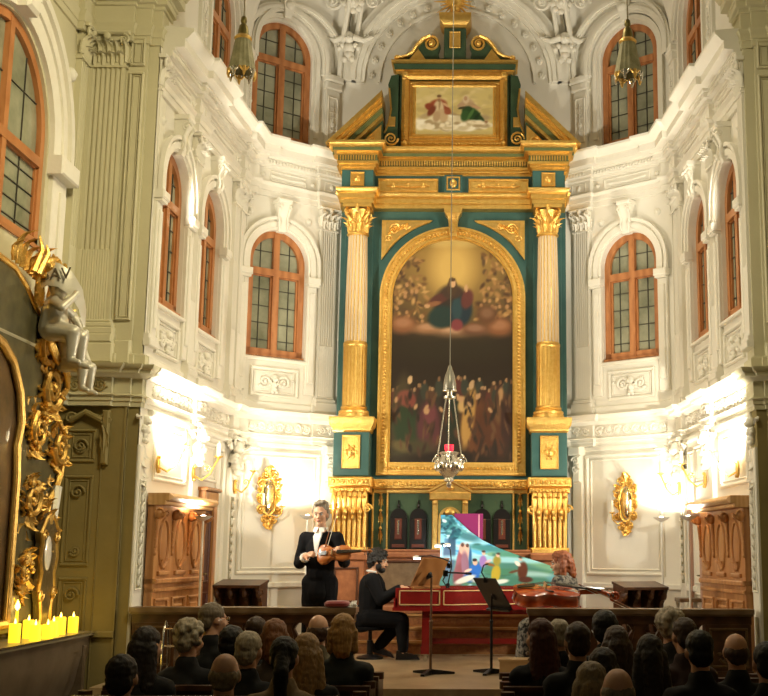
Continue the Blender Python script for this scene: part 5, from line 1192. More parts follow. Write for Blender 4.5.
def mstand(x, y, c, W, H, desk_mat, label):
    t = thing('music_stand', label, 'music stand', (x, y, ZD), group='music stands')
    m = MB(); m.tube([(x, y, ZD+.03), (x, y, .62)], .014, 8); m.tube([(x, y, .62), (x, y, c[2]-.02)], .010, 8); m.ball((x, y, .62), .02); build(m, 'pole', BLACKM if desk_mat is BLACKM else mat('bronze_pole', (.16, .09, .05), .4, .5), t)
    for k in range(3):
        a = .25+2*PI*k/3; m = MB(); m.rings([[(x+d*math.cos(a)-wd*math.sin(a), y+d*math.sin(a)+wd*math.cos(a), ZD+zz) for wd, zz in ((-.02, 0), (.02, 0), (.02, hh), (-.02, hh))] for d, hh in ((.0, .05), (.24, .02))]); build(m, 'foot', BLACKM, t)
    W, H, c = Vector(W), Vector(H), Vector(c); N = W.cross(H).normalized(); m = MB()
    m.rings([[tuple(c+W*a+H*b+N*d) for a, b in ((-.5, -.5), (.5, -.5), (.5, .5), (-.5, .5))] for d in (0, .012)]); m.rings([[tuple(c+W*a-H*.5+N*d+H*e) for a, e in ((-.5, 0), (.5, 0), (.5, .05), (-.5, .05))] for d in (.0, .05)]); d_ = build(m, 'desk', desk_mat, t)
    m = MB(); m.ball(tuple(c-N*.02-H*.08), (.05, .05, .06)); m.tube([tuple(c-N*.02), (x, y, c.z-.05)], .016, 8); build(m, 'desk_clamp', BLACKM, t)
    return t
mstand(-.095, 11.6, (-.115, 11.6, 1.10), (.25, .34, 0), (.125, -.09, .28), mat('desk_wood2', (.36, .16, .05), .4, bands=(3, 4, (.28, .11, .03))), 'music stand with a tilted wooden desk in front of the harpsichord')
mstand(.50, 11.7, (.515, 11.7, .895), (.22, -.36, 0), (-.17, -.10, .30), BLACKM, 'music stand with a tilted black desk between the harpsichord and the cellist')
cliplamp((.08, 11.45, 1.14), [(.08, 11.45, 1.17), (.10, 11.4, 1.2), (.02, 11.42, 1.235), (-.1, 11.5, 1.26), (-.22, 11.55, 1.255)], [(-.24, 11.56, 1.245)], 'small lit lamp clipped to the wooden music desk')
cliplamp((.44, 11.64, 1.0), [(.44, 11.64, 1.03), (.40, 11.62, 1.10), (.42, 11.6, 1.17), (.47, 11.6, 1.185)], [], 'thin black gooseneck lamp clipped to the black music desk')
t = thing('microphone', 'black microphone on a short arm clamped to the wooden music desk', 'microphone', (.05, 11.55, 1.07))
m = MB(); m.box(.02, .07, 11.53, 11.57, 1.06, 1.12); build(m, 'clamp', BLACKM, t)
m = MB(); m.tube([(.04, 11.55, 1.10), (.26, 11.6, 1.09)], .008, 8); build(m, 'boom', BLACKM, t); m = MB(); m.tube([(.24, 11.6, 1.09), (.30, 11.61, 1.085)], .013, 8); build(m, 'capsule', BLACKM, t)
m = MB(); m.tube([(.05, 11.55, 1.08), (.02, 11.5, 1.02), (.07, 11.48, .95)], .007, 6); build(m, 'cable', BLACKM, t)
# ================================================================== PEOPLE
def RZ(a): return Matrix.Rotation(a, 3, 'Z')
def blob(name, prims, voxel, m, parent, smooth=4, noise_=None, ang=180):
    """one continuous skin grown over overlapping limbs"""
    mb = MB()
    for p in prims:
        if p[0] == 'e': mb.ball(p[1], p[2], 14, 9, p[3] if len(p) > 3 else None)
        else:
            a, b, r0, r1 = Vector(p[1]), Vector(p[2]), p[3], p[4]; d = b-a; L = d.length
            if L < 1e-6: continue
            t = d/L; mb.tube([a-t*r0*.97, a-t*r0*.72, a-t*r0*.3, a, b, b+t*r1*.3, b+t*r1*.72, b+t*r1*.97], [r0*.2, r0*.70, r0*.95, r0, r1, r1*.95, r1*.70, r1*.2], 12)
    me = bpy.data.meshes.new('tmp'); me.from_pydata(mb.v, [], mb.f); bm = bmesh.new(); bm.from_mesh(me); bmesh.ops.recalc_face_normals(bm, faces=bm.faces); bm.to_mesh(me); bm.free()
    ob = new_obj(name, me, parent); me.materials.append(m)
    r = ob.modifiers.new('r', 'REMESH'); r.mode = 'VOXEL'; r.voxel_size = voxel
    if smooth: s = ob.modifiers.new('s', 'SMOOTH'); s.factor = .5; s.iterations = smooth
    BLOBS.append((ob, noise_, m)); return ob
BLOBS = []
def finish_blobs():
    dg = bpy.context.evaluated_depsgraph_get(); dg.update()
    new = [bpy.data.meshes.new_from_object(ob.evaluated_get(dg)) for ob, _, _ in BLOBS]
    for (ob, nz, m), me2 in zip(BLOBS, new):
        old = ob.data; ob.modifiers.clear(); me2.name = ob.name; me2.materials.clear(); me2.materials.append(m); ob.data = me2; bpy.data.meshes.remove(old)
        me2.polygons.foreach_set('use_smooth', [True]*len(me2.polygons))
        if nz: rnd_noise(ob, *nz)
class Head:
    """head prims placed at H with rotation R, facing +Y"""
    def __init__(s, H, R=None, k=1.0): s.H = Vector(H); s.R = R or Matrix.Identity(3); s.k = k
    def p(s, *c): return s.H+s.R @ (Vector(c)*s.k)
    def e(s, c, r, R=None): return ('e', tuple(s.p(*c)), tuple(x*s.k for x in r), s.R @ R if R else s.R)
    def c(s, a, b, r0, r1): return ('c', s.p(*a), s.p(*b), r0*s.k, r1*s.k)
    def skull(s, full=True):
        P = [s.e((0, -.012, .03), (.074, .094, .088)), s.e((0, .028, -.025), (.058, .062, .085)), s.e((0, .052, -.085), (.036, .034, .030)), s.e((0, -.03, -.05), (.055, .06, .06))]
        for q in (-1, 1): P += [s.e((q*.075, -.005, -.005), (.012, .022, .034)), s.e((q*.035, .06, -.03), (.026, .025, .03))]
        if full: P += [s.c((0, .084, .012), (0, .106, -.026), .009, .014), s.e((0, .076, .027), (.052, .020, .011)), s.e((0, .083, -.057), (.024, .012, .009)), s.e((0, .078, -.098), (.02, .016, .014))]
        return P
    def hair(s, st, rs):
        cap = [s.e((0, -.022, .048), (.084, .100, .086)), s.e((0, -.068, -.008), (.074, .048, .074))]
        if st == 'short': return cap
        if st == 'bald': return [s.e((0, -.052, -.004), (.078, .060, .060)), s.e((0, -.066, -.045), (.058, .040, .03))]+[s.e((q*.066, -.02, .0), (.016, .05, .036)) for q in (-1, 1)]
        if st == 'thin': return [s.e((0, -.035, .052), (.078, .088, .074)), s.e((0, -.066, -.01), (.073, .046, .066))]
        if st == 'curly': return cap+[s.e((.092*math.cos(a)*math.cos(b), -.02+.10*math.sin(a)*math.cos(b), .045+.088*math.sin(b)), (.026,)*3) for a, b in [(rs.uniform(2.6, 6.8), rs.uniform(-.7, 1.5)) for _ in range(46)]]
        if st == 'long': return cap+[s.c((0, -.08, .0), (0, -.115, -.27), .070, .062)]+[s.c((q*.062, -.04, .0), (q*.088, -.075, -.25), .045, .050) for q in (-1, 1)]
        if st == 'bob': return cap+[s.c((0, -.075, .0), (0, -.085, -.115), .068, .060)]+[s.c((q*.066, -.025, .01), (q*.074, -.02, -.11), .036, .036) for q in (-1, 1)]
        if st == 'pony': return cap+[s.c((0, -.10, .03), (0, -.145, -.06), .036, .046), s.c((0, -.145, -.06), (0, -.13, -.34), .046, .03)]
        if st == 'full': return [s.e((0, -.025, .055), (.094, .110, .094)), s.e((0, -.07, -.01), (.084, .056, .086))]+[s.e((q*.078, -.0, .03), (.022, .05, .055)) for q in (-1, 1)]
def hand(w, d, n, curl=.5, k=1.0, side=1):
    """palm, five unequal bent fingers; w wrist, d pointing direction, n towards the palm side"""
    w, d, n = Vector(w), Vector(d).normalized(), Vector(n); n = (n-d*n.dot(d)).normalized(); x = d.cross(n)*side
    R = Matrix((x, n, d)).transposed(); P = [('e', tuple(w+d*.045*k), (.040*k, .015*k, .052*k), R), ('c', w, w+d*.05*k, .024*k, .026*k)]
    for j, L in enumerate((.066, .076, .072, .056)):
        b = w+d*.082*k+x*(.030-.020*j)*k; c1, c2 = curl*.7, curl*1.7
        m = b+(d*math.cos(c1)+n*math.sin(c1))*L*.5*k; e = m+(d*math.cos(c2)+n*math.sin(c2))*L*.5*k
        P += [('c', b-d*.03*k, m, .0095*k, .0088*k), ('c', m, e, .0088*k, .0072*k)]
    b = w+d*.025*k+x*.034*k; m = b+(x*.7+d*.6+n*.3).normalized()*.036*k; e = m+(d*.8+x*.15+n*.5).normalized()*.030*k
    return P+[('c', w+d*.02*k, b, .016*k, .013*k), ('c', b, m, .012*k, .010*k), ('c', m, e, .010*k, .008*k)]
def chain(*pr):   # (point, r), (point, r) ... -> capsules
    return [('c', Vector(a[0]), Vector(b[0]), a[1], b[1]) for a, b in zip(pr, pr[1:])]
def face_bits(h, t, brow=(.25, .2, .17)):
    for q in (-1, 1):
        m = MB(); m.ball(tuple(h.p(q*.030, .080, .008)), .011*h.k, 8, 6); e = build(m, 'eye', mat('eye_white', (.6, .58, .54), .2), t, world=False)
        m = MB(); m.ball(tuple(h.p(q*.030, .0885, .008)), .006*h.k, 8, 5); build(m, 'iris', EBONY, e, world=False)
        m = MB(); m.tube([h.p(q*.014, .094, .024), h.p(q*.03, .095, .031), h.p(q*.048, .084, .026)], .0045, 6); build(m, 'eyebrow', mat('brow_hair', brow, .8), t, world=False)
    m = MB(); m.tube([h.p(-.02, .090, -.056), h.p(0, .097, -.057), h.p(.02, .090, -.056)], [.003, .006, .003], 6); build(m, 'mouth', mat('lips', (.35, .10, .08), .5), t, world=False)
HAIRM = {}
def hair_mat(c):
    k = 'hair_%d_%d_%d' % c
    return mat(k, rgb(*c), .55, noise=rgb(*[int(v*.62) for v in c]), scale=22, stretch=(3, 3, .5), bump=.3, bscale=50)
def cloth(c, name=None): return mat('cloth_%d_%d_%d' % c, rgb(*c), .9, noise=rgb(*[int(v*.8) for v in c]), scale=30, bump=.1)
# ---- the audience
def listener(x, y, zh, style, hc, cc, label, turn=0.0, nod=0.0, k=1.0, glasses=False, scarf=None):
    hs = zh-ZN-.75*k; rs = random.Random(int(abs(x*1000)+y*77))
    t = thing('person', label, 'person', (x, y-.02, ZN), turn*.35, group='audience in the pews')
    H = Head((0, .04, zh-ZN), RZ(turn*.65) @ Matrix.Rotation(-nod, 3, 'X'), k); s = hs
    sh = s+.53*k; w = .152*k
    torso = [('e', (0, -.02, s+.09), (.16*k, .12, .12)), ('c', (0, -.02, s+.12), (0, .0, s+.40*k), .125*k, .135*k), ('c', (-w*.6, 0, sh-.05), (w*.6, 0, sh-.05), .085*k, .085*k)]
    arms = []; fore = []
    for q in (-1, 1):
        arms += chain(((q*w, .0, sh-.03), .062*k), ((q*(w+.01), .05, s+.27), .046*k), ((q*.13, .22, s+.16), .040*k)); fore += hand((q*.13, .22, s+.16), (-q*.5, 1, -.1), (0, 0, -1), .5, 1, q)
    legs = []
    for q in (-1, 1): legs += chain(((q*.09, 0, s+.07), .09), ((q*.10, .34, s+.05), .07), ((q*.10, .36, .08), .05)); legs += [('c', (q*.10, .34, .045), (q*.11, .48, .04), .045, .035)]
    body = H.skull(not False)+chain((H.p(0, -.02, -.06), .054*k), ((0, .0, sh), .062*k))+[(p[0], p[1], p[2])+tuple(v*.9 if not isinstance(v, tuple) else v for v in p[3:]) if p[0] == 'c' else p for p in torso+arms+legs]+fore
    blob('body', body, .013, SKIN, t, 3)
    coat = [('e', (0, -.025, s+.09), (.185*k, .145, .13)), ('c', (0, -.02, s+.12), (0, -.005, s+.40*k), .145*k, .155*k), ('c', (-w*.75, 0, sh-.055), (w*.75, 0, sh-.055), .095*k, .095*k), ('c', (0, .0, sh-.02), (0, .0, sh+.062*k), .095*k, .080*k)]
    for q in (-1, 1): coat += chain(((q*w, .0, sh-.04), .072*k), ((q*(w+.012), .05, s+.26), .060), ((q*.13, .20, s+.16), .050))
    blob('coat', coat, .016, cloth(cc), t, 4, (.012, 14, x))
    tr = []
    for q in (-1, 1): tr += chain(((q*.09, 0, s+.07), .102), ((q*.10, .34, s+.05), .080), ((q*.10, .36, .12), .058))
    blob('trousers', tr, .024, cloth((22, 20, 20)), t, 2)
    hp = H.hair(style, rs)
    if hp: blob('hair', hp, .010, hair_mat(hc), t, 2 if style != 'curly' else 1, (.006, 45, x))
    if glasses:
        m = MB()
        for q in (-1, 1): m.tube([H.p(q*.032+.022*math.cos(a), .10, .008+.018*math.sin(a)) for a in np.linspace(0, 2*PI, 13)], .0025, 5); m.tube([H.p(q*.054, .10, .01), H.p(q*.08, .05, .012), H.p(q*.082, -.01, .006)], .0025, 5)
        build(m, 'glasses', CHROME, t, world=False)
    return t
WHT, GRY, BLK, BRN, DBR, BLD, RED, GBL = (186, 172, 146), (128, 112, 90), (16, 12, 10), (66, 44, 28), (34, 22, 15), (172, 132, 78), (110, 52, 26), (150, 128, 92)
AUD = [
 (-1.90, 8.20, 0.63, 'long', DBR, (14, 12, 12), 'person with long dark hair, leftmost beside the side altar steps', -.5),
 (-1.77, 8.85, 0.63, 'curly', WHT, (18, 17, 18), 'person with curly light grey hair next to the long dark-haired one', -.45),
 (-1.76, 9.50, 0.74, 'short', GRY, (10, 10, 11), 'grey-haired man in glasses, tallest head before the left rail', -.9),
 (-1.45, 8.85, 0.60, 'short', BLK, (10, 10, 10), 'person with black hair behind the man in glasses', -.2),
 (-1.19, 8.20, 0.60, 'short', WHT, (12, 12, 13), 'man with cropped white hair in the middle of the left block', -.15),
 (-1.40, 9.50, 0.64, 'thin', BRN, (20, 17, 14), 'brown-haired person half hidden beyond the white-haired man on the left', .1),
 (-1.13, 8.85, 0.65, 'bob', (138, 84, 44), (60, 46, 34), 'person with reddish fair hair beyond the dark ponytail', .1),
 (-0.83, 7.55, 0.61, 'pony', (12, 9, 8), (140, 118, 86), 'person with a long black ponytail over a beige coat', .05),
 (-0.79, 8.20, 0.59, 'long', BLD, (20, 16, 14), 'person with long blond hair beside the black ponytail', .15),
 (-0.90, 9.50, 0.66, 'bald', (88, 60, 40), (96, 84, 58), 'balding man in an olive tweed jacket', .2),
 (-0.62, 8.85, 0.69, 'bob', (186, 138, 74), (20, 24, 22), 'person with a blond bob nearest the passage, left block', .1),
 (-1.66, 6.90, 0.55, 'short', DBR, (9, 9, 9), 'dark short-haired person low at the bottom left', .1),
 (-1.06, 6.90, 0.57, 'bald', GBL, (12, 11, 10), 'bald man with a fair fringe at the bottom of the left block', .1),
 (0.86, 8.85, 0.66, 'long', (84, 34, 18), (14, 12, 12), 'person with long auburn hair nearest the passage, right block', .7),
 (1.03, 9.50, 0.63, 'thin', WHT, (14, 13, 14), 'white-haired man beside the auburn-haired person', .35),
 (1.09, 8.20, 0.67, 'short', BRN, (10, 10, 11), 'man with short brown hair in front of the white-haired man', .1),
 (1.41, 9.50, 0.68, 'full', BLK, (10, 9, 10), 'person with full black hair before the right rail', -.2),
 (1.43, 8.85, 0.61, 'long', BRN, (14, 12, 11), 'person with smooth brown shoulder-length hair below the black-haired one', .0),
 (1.94, 9.50, 0.70, 'curly', WHT, (36, 30, 26), 'person with bright white wavy hair before the right rail', -.35),
 (1.94, 8.85, 0.67, 'short', BRN, (52, 30, 20), 'brown-haired man leaning next to the white wavy hair', .25),
 (1.59, 8.20, 0.59, 'long', DBR, (10, 9, 9), 'person with long dark wavy hair in the middle of the right block', .05),
 (1.82, 7.55, 0.66, 'short', BLK, (8, 8, 9), 'broad dark-haired man on the right seen squarely from behind', .0),
 (2.19, 8.20, 0.61, 'bald', (84, 58, 40), (10, 10, 10), 'bald man farthest right under the carved rail panel', .0),
 (1.20, 7.55, 0.55, 'bob', DBR, (12, 10, 10), 'dark-haired person low in front of the short brown-haired man', .1),
 (1.07, 6.90, 0.52, 'long', GBL, (10, 10, 10), 'person with straight grey-blond hair at the bottom edge', .1),
 (1.16, 6.30, 0.55, 'bald', GRY, (10, 10, 10), 'bald head at the bottom edge beside the grey-blond hair', .0),
 (2.25, 7.55, 0.59, 'short', BLK, (8, 8, 8), 'dark figure cut off by the right edge', .0),
]
for a in AUD: listener(*a, k=1.10, glasses='glasses' in a[6])
# ---- musicians
def suit(name, prims, m, t, noise_=(.006, 10, 1)): return blob(name, prims, .010, m, t, 3, noise_)
# violinist: stands facing the nave, violin across his chest
V0 = Vector((-1.27, 12.1, ZD)); TV = thing('violinist', 'standing grey-haired violinist in a black suit behind the left rail', 'person', V0, PI-.18)
H = Head((0, .05, 1.555), RZ(.10) @ Matrix.Rotation(-.08, 3, 'X'), 1.0)
# local: +Y towards the audience, +X to his left... (turned by pi: local +X is the viewer's left)
RH, LH = Vector((.07, .235, 1.145)), Vector((-.27, .25, 1.17))
aR = chain(((.165, 0, 1.30), .046), ((.235, -.02, 1.06), .040), ((.085, .205, 1.13), .036)); aL = chain(((-.165, 0, 1.30), .046), ((-.27, .03, 1.08), .040), ((-.28, .20, 1.13), .036))
lg = []
for q in (-1, 1): lg += chain(((q*.09, 0, .86), .088), ((q*.105, .01, .46), .058), ((q*.11, -.01, .07), .036)); lg += [('c', (q*.11, 0, .04), (q*.125, .14, .03), .032, .026)]
trunk = [('e', (0, 0, .90), (.15, .10, .11)), ('c', (0, 0, .95), (0, -.005, 1.24), .115, .125), ('c', (-.11, 0, 1.29), (.11, 0, 1.29), .055, .055)]
blob('body', H.skull()+chain((H.p(0, -.02, -.06), .05), ((0, 0, 1.38), .056))+trunk+aR+aL+lg+hand((.085, .205, 1.13), (-.5, .5, .25), (-.5, -.5, -.5), .9, .95, -1)+hand((-.28, .20, 1.13), (-.1, .5, .5), (.9, .0, .1), 1.0, .95, -1), .0075, SKIN, TV, 3)
J = [('e', (0, -.005, .88), (.175, .125, .14)), ('c', (0, 0, .95), (0, -.01, 1.22), .145, .155), ('c', (-.14, -.005, 1.30), (.14, -.005, 1.30), .082, .082), ('c', (0, -.02, 1.33), (0, -.01, 1.37), .09, .065)]+chain(((.165, 0, 1.31), .076), ((.235, -.02, 1.06), .064), ((.13, .15, 1.11), .050))+chain(((-.165, 0, 1.31), .076), ((-.265, .03, 1.07), .064), ((-.278, .15, 1.11), .050))+[('c', (0, -.02, .86), (0, -.02, .76), .15, .16)]
suit('jacket', J, BLACKC, TV)
tr = []
for q in (-1, 1): tr += chain(((q*.09, 0, .86), .105), ((q*.105, .01, .46), .078), ((q*.11, -.01, .11), .066))
suit('trousers', tr, BLACKC, TV)
m = MB(); m.rings([[(-w, y, z), (w, y, z), (w*.8, y-.06, z), (-w*.8, y-.06, z)] for w, y, z in ((.030, .088, 1.385), (.040, .148, 1.33), (.022, .168, 1.24), (.006, .165, 1.13))]); build(m, 'shirt', WHITEC, TV, world=False)
m = MB()
for q in (-1, 1): m.rings([[(q*.004, .080, 1.425), (q*.05, .055, 1.43), (q*.055, .085, 1.385), (q*.018, .12, 1.375)], [(q*.004, .092, 1.425), (q*.055, .062, 1.43), (q*.06, .098, 1.38), (q*.018, .132, 1.37)]])
m.tube([(.05, .03, 1.41), (.045, -.04, 1.42), (0, -.06, 1.425), (-.045, -.04, 1.42), (-.05, .03, 1.41)], .014, 8); build(m, 'collar', WHITEC, TV, world=False)
m = MB(); m.tube([(.125, .155, 1.112), (.098, .192, 1.126)], [.050, .046], 10); build(m, 'cuff', WHITEC, TV, world=False)
for q in (-1, 1): m = MB(); m.rings([[(q*.11-.045, -.07, 0), (q*.11+.045, -.07, 0), (q*.125+.045, .2, 0), (q*.125-.045, .2, 0)], [(q*.11-.04, -.06, .09), (q*.11+.04, -.06, .09), (q*.125+.035, .18, .05), (q*.125-.035, .18, .05)]]); build(m, 'shoe', EBONY, TV, world=False)
blob('hair', [H.e((0, -.034, .068), (.090, .096, .086)), H.e((0, -.07, -.01), (.080, .052, .078))]+[H.e((q*.074, -.03, .025), (.022, .046, .05)) for q in (-1, 1)]+[H.c((.03, .05, .11), (-.04, .03, .13), .022, .026)], .008, hair_mat((150, 138, 118)), TV, 2, (.010, 40, 2)); face_bits(H, TV, (.30, .27, .22))
# pianist: seated, facing the keyboard (+X)
TP = thing('harpsichordist', 'seated bearded player in a black suit at the harpsichord keyboard', 'person', (-.86, 13.28, ZD), -PI/2)
H = Head((0, .075, 1.075), Matrix.Rotation(-.18, 3, 'X'), 1.02)
aP = []
for q in (-1, 1): aP += chain(((q*.16, .03, .86), .046), ((q*.21, .13, .66), .040), ((q*.13, .34, .775), .035))
lg = chain(((.09, 0, .45), .09), ((.10, .36, .43), .066), ((.10, .38, .08), .044))+[('c', (.10, .36, .035), (.105, .50, .028), .032, .024)]+chain(((-.09, 0, .45), .09), ((-.11, .30, .38), .066), ((-.11, .08, .10), .044))+[('c', (-.11, .06, .06), (-.11, .18, .028), .032, .024)]
blob('body', H.skull()+chain((H.p(0, -.02, -.06), .05), ((0, .01, .93), .056))+[('e', (0, 0, .47), (.15, .12, .11)), ('c', (0, 0, .5), (0, .02, .80), .115, .125), ('c', (-.11, .02, .85), (.11, .02, .85), .055, .055)]+aP+lg+hand((.13, .345, .775), (-.1, 1, -.05), (0, 0, -1), .7, .95, 1)+hand((-.13, .345, .775), (.1, 1, -.05), (0, 0, -1), .7, .95, -1), .0075, SKIN, TP, 3)
J = [('e', (0, -.02, .46), (.175, .15, .13)), ('c', (0, -.005, .5), (0, .01, .80), .138, .150), ('c', (-.13, .015, .865), (.13, .015, .865), .086, .086), ('c', (0, -.06, .5), (0, -.09, .40), .13, .12)]
for q in (-1, 1): J += chain(((q*.17, .03, .87), .078), ((q*.215, .13, .65), .066), ((q*.14, .31, .765), .050))
suit('jacket', J, BLACKC, TP)
suit('trousers', chain(((.09, 0, .45), .108), ((.10, .36, .43), .085), ((.10, .38, .12), .062))+chain(((-.09, 0, .45), .108), ((-.11, .30, .38), .085), ((-.11, .09, .13), .062)), BLACKC, TP)
m = MB(); m.tube([(.045, .06, .955), (.05, .0, .965), (0, -.05, .97), (-.05, .0, .965), (-.045, .06, .955)], .011, 8); build(m, 'collar', WHITEC, TP, world=False)
for (q, y, a) in ((.10, .38, 0), (-.11, .08, .25)): m = MB(); m.rings([[(q-.045, y-.08, a*.3), (q+.045, y-.08, a*.3), (q+.045, y+.19, 0), (q-.045, y+.19, 0)], [(q-.04, y-.07, a*.3+.10), (q+.04, y-.07, a*.3+.10), (q+.035, y+.16, .05), (q-.035, y+.16, .05)]]); build(m, 'shoe', EBONY, TP, world=False)
blob('hair', H.hair('full', random.Random(2))+[H.e((0, .03, .09), (.075, .06, .045))], .009, hair_mat((22, 16, 13)), TP, 1, (.016, 45, 3))
blob('beard', [H.e((0, .055, -.085), (.046, .045, .038))]+[H.e((q*.052, .02, -.055), (.018, .034, .045)) for q in (-1, 1)]+[H.e((0, .09, -.042), (.028, .012, .007))], .006, hair_mat((20, 14, 11)), TP, 2); face_bits(H, TP, (.03, .02, .02))
t = thing('piano_stool', 'black adjustable stool under the harpsichordist', 'stool', (-.86, 13.28, ZD))
m = MB(); m.lathe([(0, .315), (.16, .315), (.17, .33), (.165, .35), (0, .355)], (0, 0, 0), 20); build(m, 'seat', BLACKC, t, world=False); m = MB(); m.lathe([(.035, .05), (.035, .2), (.022, .2), (.022, .315)], (0, 0, 0), 12); build(m, 'column', BLACKM, t, world=False); m = MB(); m.lathe([(0, 0), (.15, 0), (.15, .02), (.04, .05), (0, .05)], (0, 0, 0), 20); build(m, 'base', BLACKM, t, world=False)
# cellist: seated facing left, cello lying across in front of her
TC = thing('cellist', 'seated red-haired cellist in a black patterned dress behind the right rail', 'person', (1.27, 12.0, ZD), PI/2-.45)
H = Head((0, .06, 1.065), RZ(.25) @ Matrix.Rotation(-.12, 3, 'X'), 1.0)
DRESS = mat('patterned_dress', (.012, .011, .010), .7, noise=(.20, .18, .14), scale=26, amount=.08)
aC = chain(((.165, .02, .87), .054), ((.20, .16, .70), .044), ((.02, .34, .80), .034)); aD = chain(((-.165, .02, .87), .054), ((-.27, .06, .70), .044), ((-.30, .16, .80), .034))
aD = chain(((.165, .02, .87), .054), ((.23, .14, .70), .044), ((.10, .33, .80), .034)); aC = chain(((-.165, .02, .87), .054), ((-.28, .0, .70), .044), ((-.30, .10, .79), .034))
lg = []
for q in (-1, 1): lg += chain(((q*.09, 0, .44), .09), ((q*.13, .38, .42), .066), ((q*.13, .40, .08), .044)); lg += [('c', (q*.13, .38, .04), (q*.14, .54, .035), .04, .032)]
blob('body', H.skull()+chain((H.p(0, -.02, -.06), .045), ((0, .01, .92), .052))+[('e', (0, 0, .47), (.16, .12, .11)), ('c', (0, 0, .5), (0, .02, .78), .115, .12), ('c', (-.10, .02, .84), (.10, .02, .84), .055, .055)]+aC+aD+lg+hand((.10, .33, .80), (-.2, .8, .1), (0, .2, -1), .8, .92, -1)+hand((-.30, .10, .79), (-.3, .5, .3), (.3, .4, -.8), 1.0, .92, 1), .0075, SKIN, TC, 3)
J = [('e', (0, -.01, .47), (.19, .15, .13)), ('c', (0, 0, .5), (0, .01, .77), .135, .145), ('c', (-.13, .015, .87), (.13, .015, .87), .085, .085), ('c', (0, .0, .90), (0, .005, .945), .085, .06)]+chain(((.165, .02, .88), .078), ((.235, .14, .70), .062), ((.14, .28, .775), .050))+chain(((-.165, .02, .88), .078), ((-.285, .0, .70), .062), ((-.295, .06, .76), .050))
for q in (-1, 1): J += chain(((q*.09, 0, .44), .12), ((q*.13, .38, .42), .10), ((q*.13, .40, .14), .11))
suit('dress', J, DRESS, TC)
blob('hair', H.hair('bob', random.Random(3))+[H.e((0, .02, .085), (.07, .07, .05))], .009, hair_mat((150, 78, 34)), TC, 2, (.010, 40, 4)); face_bits(H, TC, (.3, .15, .08))
t = thing('chair', 'plain dark chair under the cellist', 'chair', (1.27, 12.0, ZD), PI/2-.45)
m = MB(); m.box(-.19, .19, -.2, .2, .30, .335); build(m, 'seat', DARKW, t, world=False)
for x in (-.17, .17):
    for y in (-.18, .18): m = MB(); m.box(x-.015, x+.015, y-.015, y+.015, 0, .30); build(m, 'leg', DARKW, t, world=False)
# ---- violin and cello
OUTL = [(0, .0), (.10, .004), (.20, .03), (.265, .09), (.285, .17), (.27, .25), (.215, .32), (.165, .375), (.155, .43), (.165, .50), (.205, .55), (.225, .62), (.22, .72), (.19, .80), (.12, .85), (.0, .865)]
def fiddle(name, label, L, M, ribs, varn, group=None):
    """body length L; local x across, y from tail to scroll, z out of the front plate"""
    t = thing(name, label, name); t.matrix_basis = M
    ol = [(x*L*1.0, y*L*1.155) for x, y in OUTL]; full = ol+[(-x, y) for x, y in ol[-2:0:-1]]; Bm = MB(); R = []
    for q, z in ((.90, -ribs*.5-.02*L), (.985, -ribs*.5-.006*L), (1.02, -ribs*.5), (.97, -ribs*.45), (.97, ribs*.45), (1.02, ribs*.5), (.985, ribs*.5+.006*L), (.80, ribs*.5+.03*L), (.4, ribs*.5+.045*L)):
        cy = L*.48; R.append([(x*q, cy+(y-cy)*(q if q < .95 else 1-(1-q)*.4), z) for x, y in full])
    Bm.rings(R); build(Bm, 'body', varn, t, world=False, ang=60)
    zt = ribs*.5+.05*L
    m = MB(); m.rings([[(-w, y, z), (w, y, z), (w*.7, y, z+.018*L), (-w*.7, y, z+.018*L)] for w, y, z in ((.06*L, L*.62, zt+.05*L), (.036*L, L*1.33, zt-.01*L))]); build(m, 'fingerboard', EBONY, t, world=False)
    m = MB(); m.tube([(0, L*.97, ribs*.1), (0, L*1.02, ribs*.5), (0, L*1.35, ribs*.5+.02*L), (0, L*1.50, ribs*.5-.03*L)], [.05*L, .038*L, .034*L, .034*L], 10); m.spiral((0, L*1.57, ribs*.5-.045*L), .075*L, 1.7, .026*L, ax=(0, 1, 0), az=(0, 0, 1), a0=-PI*.6, sgn=-1, n=8); m.ball((0, L*1.57, ribs*.5-.045*L), (.06*L, .03*L, .03*L)); build(m, 'neck', varn, t, world=False)
    for k in range(4): m = MB(); s = 1 if k % 2 else -1; y = L*(1.40+.035*k); m.tube([(0, y, ribs*.5), (s*.085*L, y, ribs*.5)], .010*L, 6); m.ball((s*.10*L, y, ribs*.5), (.03*L, .012*L, .025*L)); build(m, 'peg', EBONY, t, world=False)
    m = MB(); m.rings([[(-w, y, z), (w, y, z), (w, y, z+.012*L), (-w, y, z+.012*L)] for w, y, z in ((.035*L, L*.04, zt-.01*L), (.065*L, L*.30, zt+.03*L))]); build(m, 'tailpiece', EBONY, t, world=False)
    m = MB(); m.box(-.07*L, .07*L, L*.455, L*.475, zt-.005*L, zt+.075*L); build(m, 'bridge', mat('maple', (.55, .36, .16), .5), t, world=False)
    for s in (-1, 1):
        m = MB(); m.tube([(s*(.10+.035*math.sin(a))*L, L*(.47+.10*a/1.6), zt-.012*L) for a in np.linspace(-1.6, 1.6, 9)], .010*L, 6); build(m, 'sound_hole', EBONY, t, world=False)
    for k in range(4): m = MB(); x = (k-1.5)*.024*L; m.tube([(x, L*.29, zt+.045*L), (x*1.2, L*.465, zt+.078*L), (x*.6, L*1.38, zt+.02*L)], .0022*L+.0004, 5); build(m, 'string', CHROME, t, world=False)
    return t
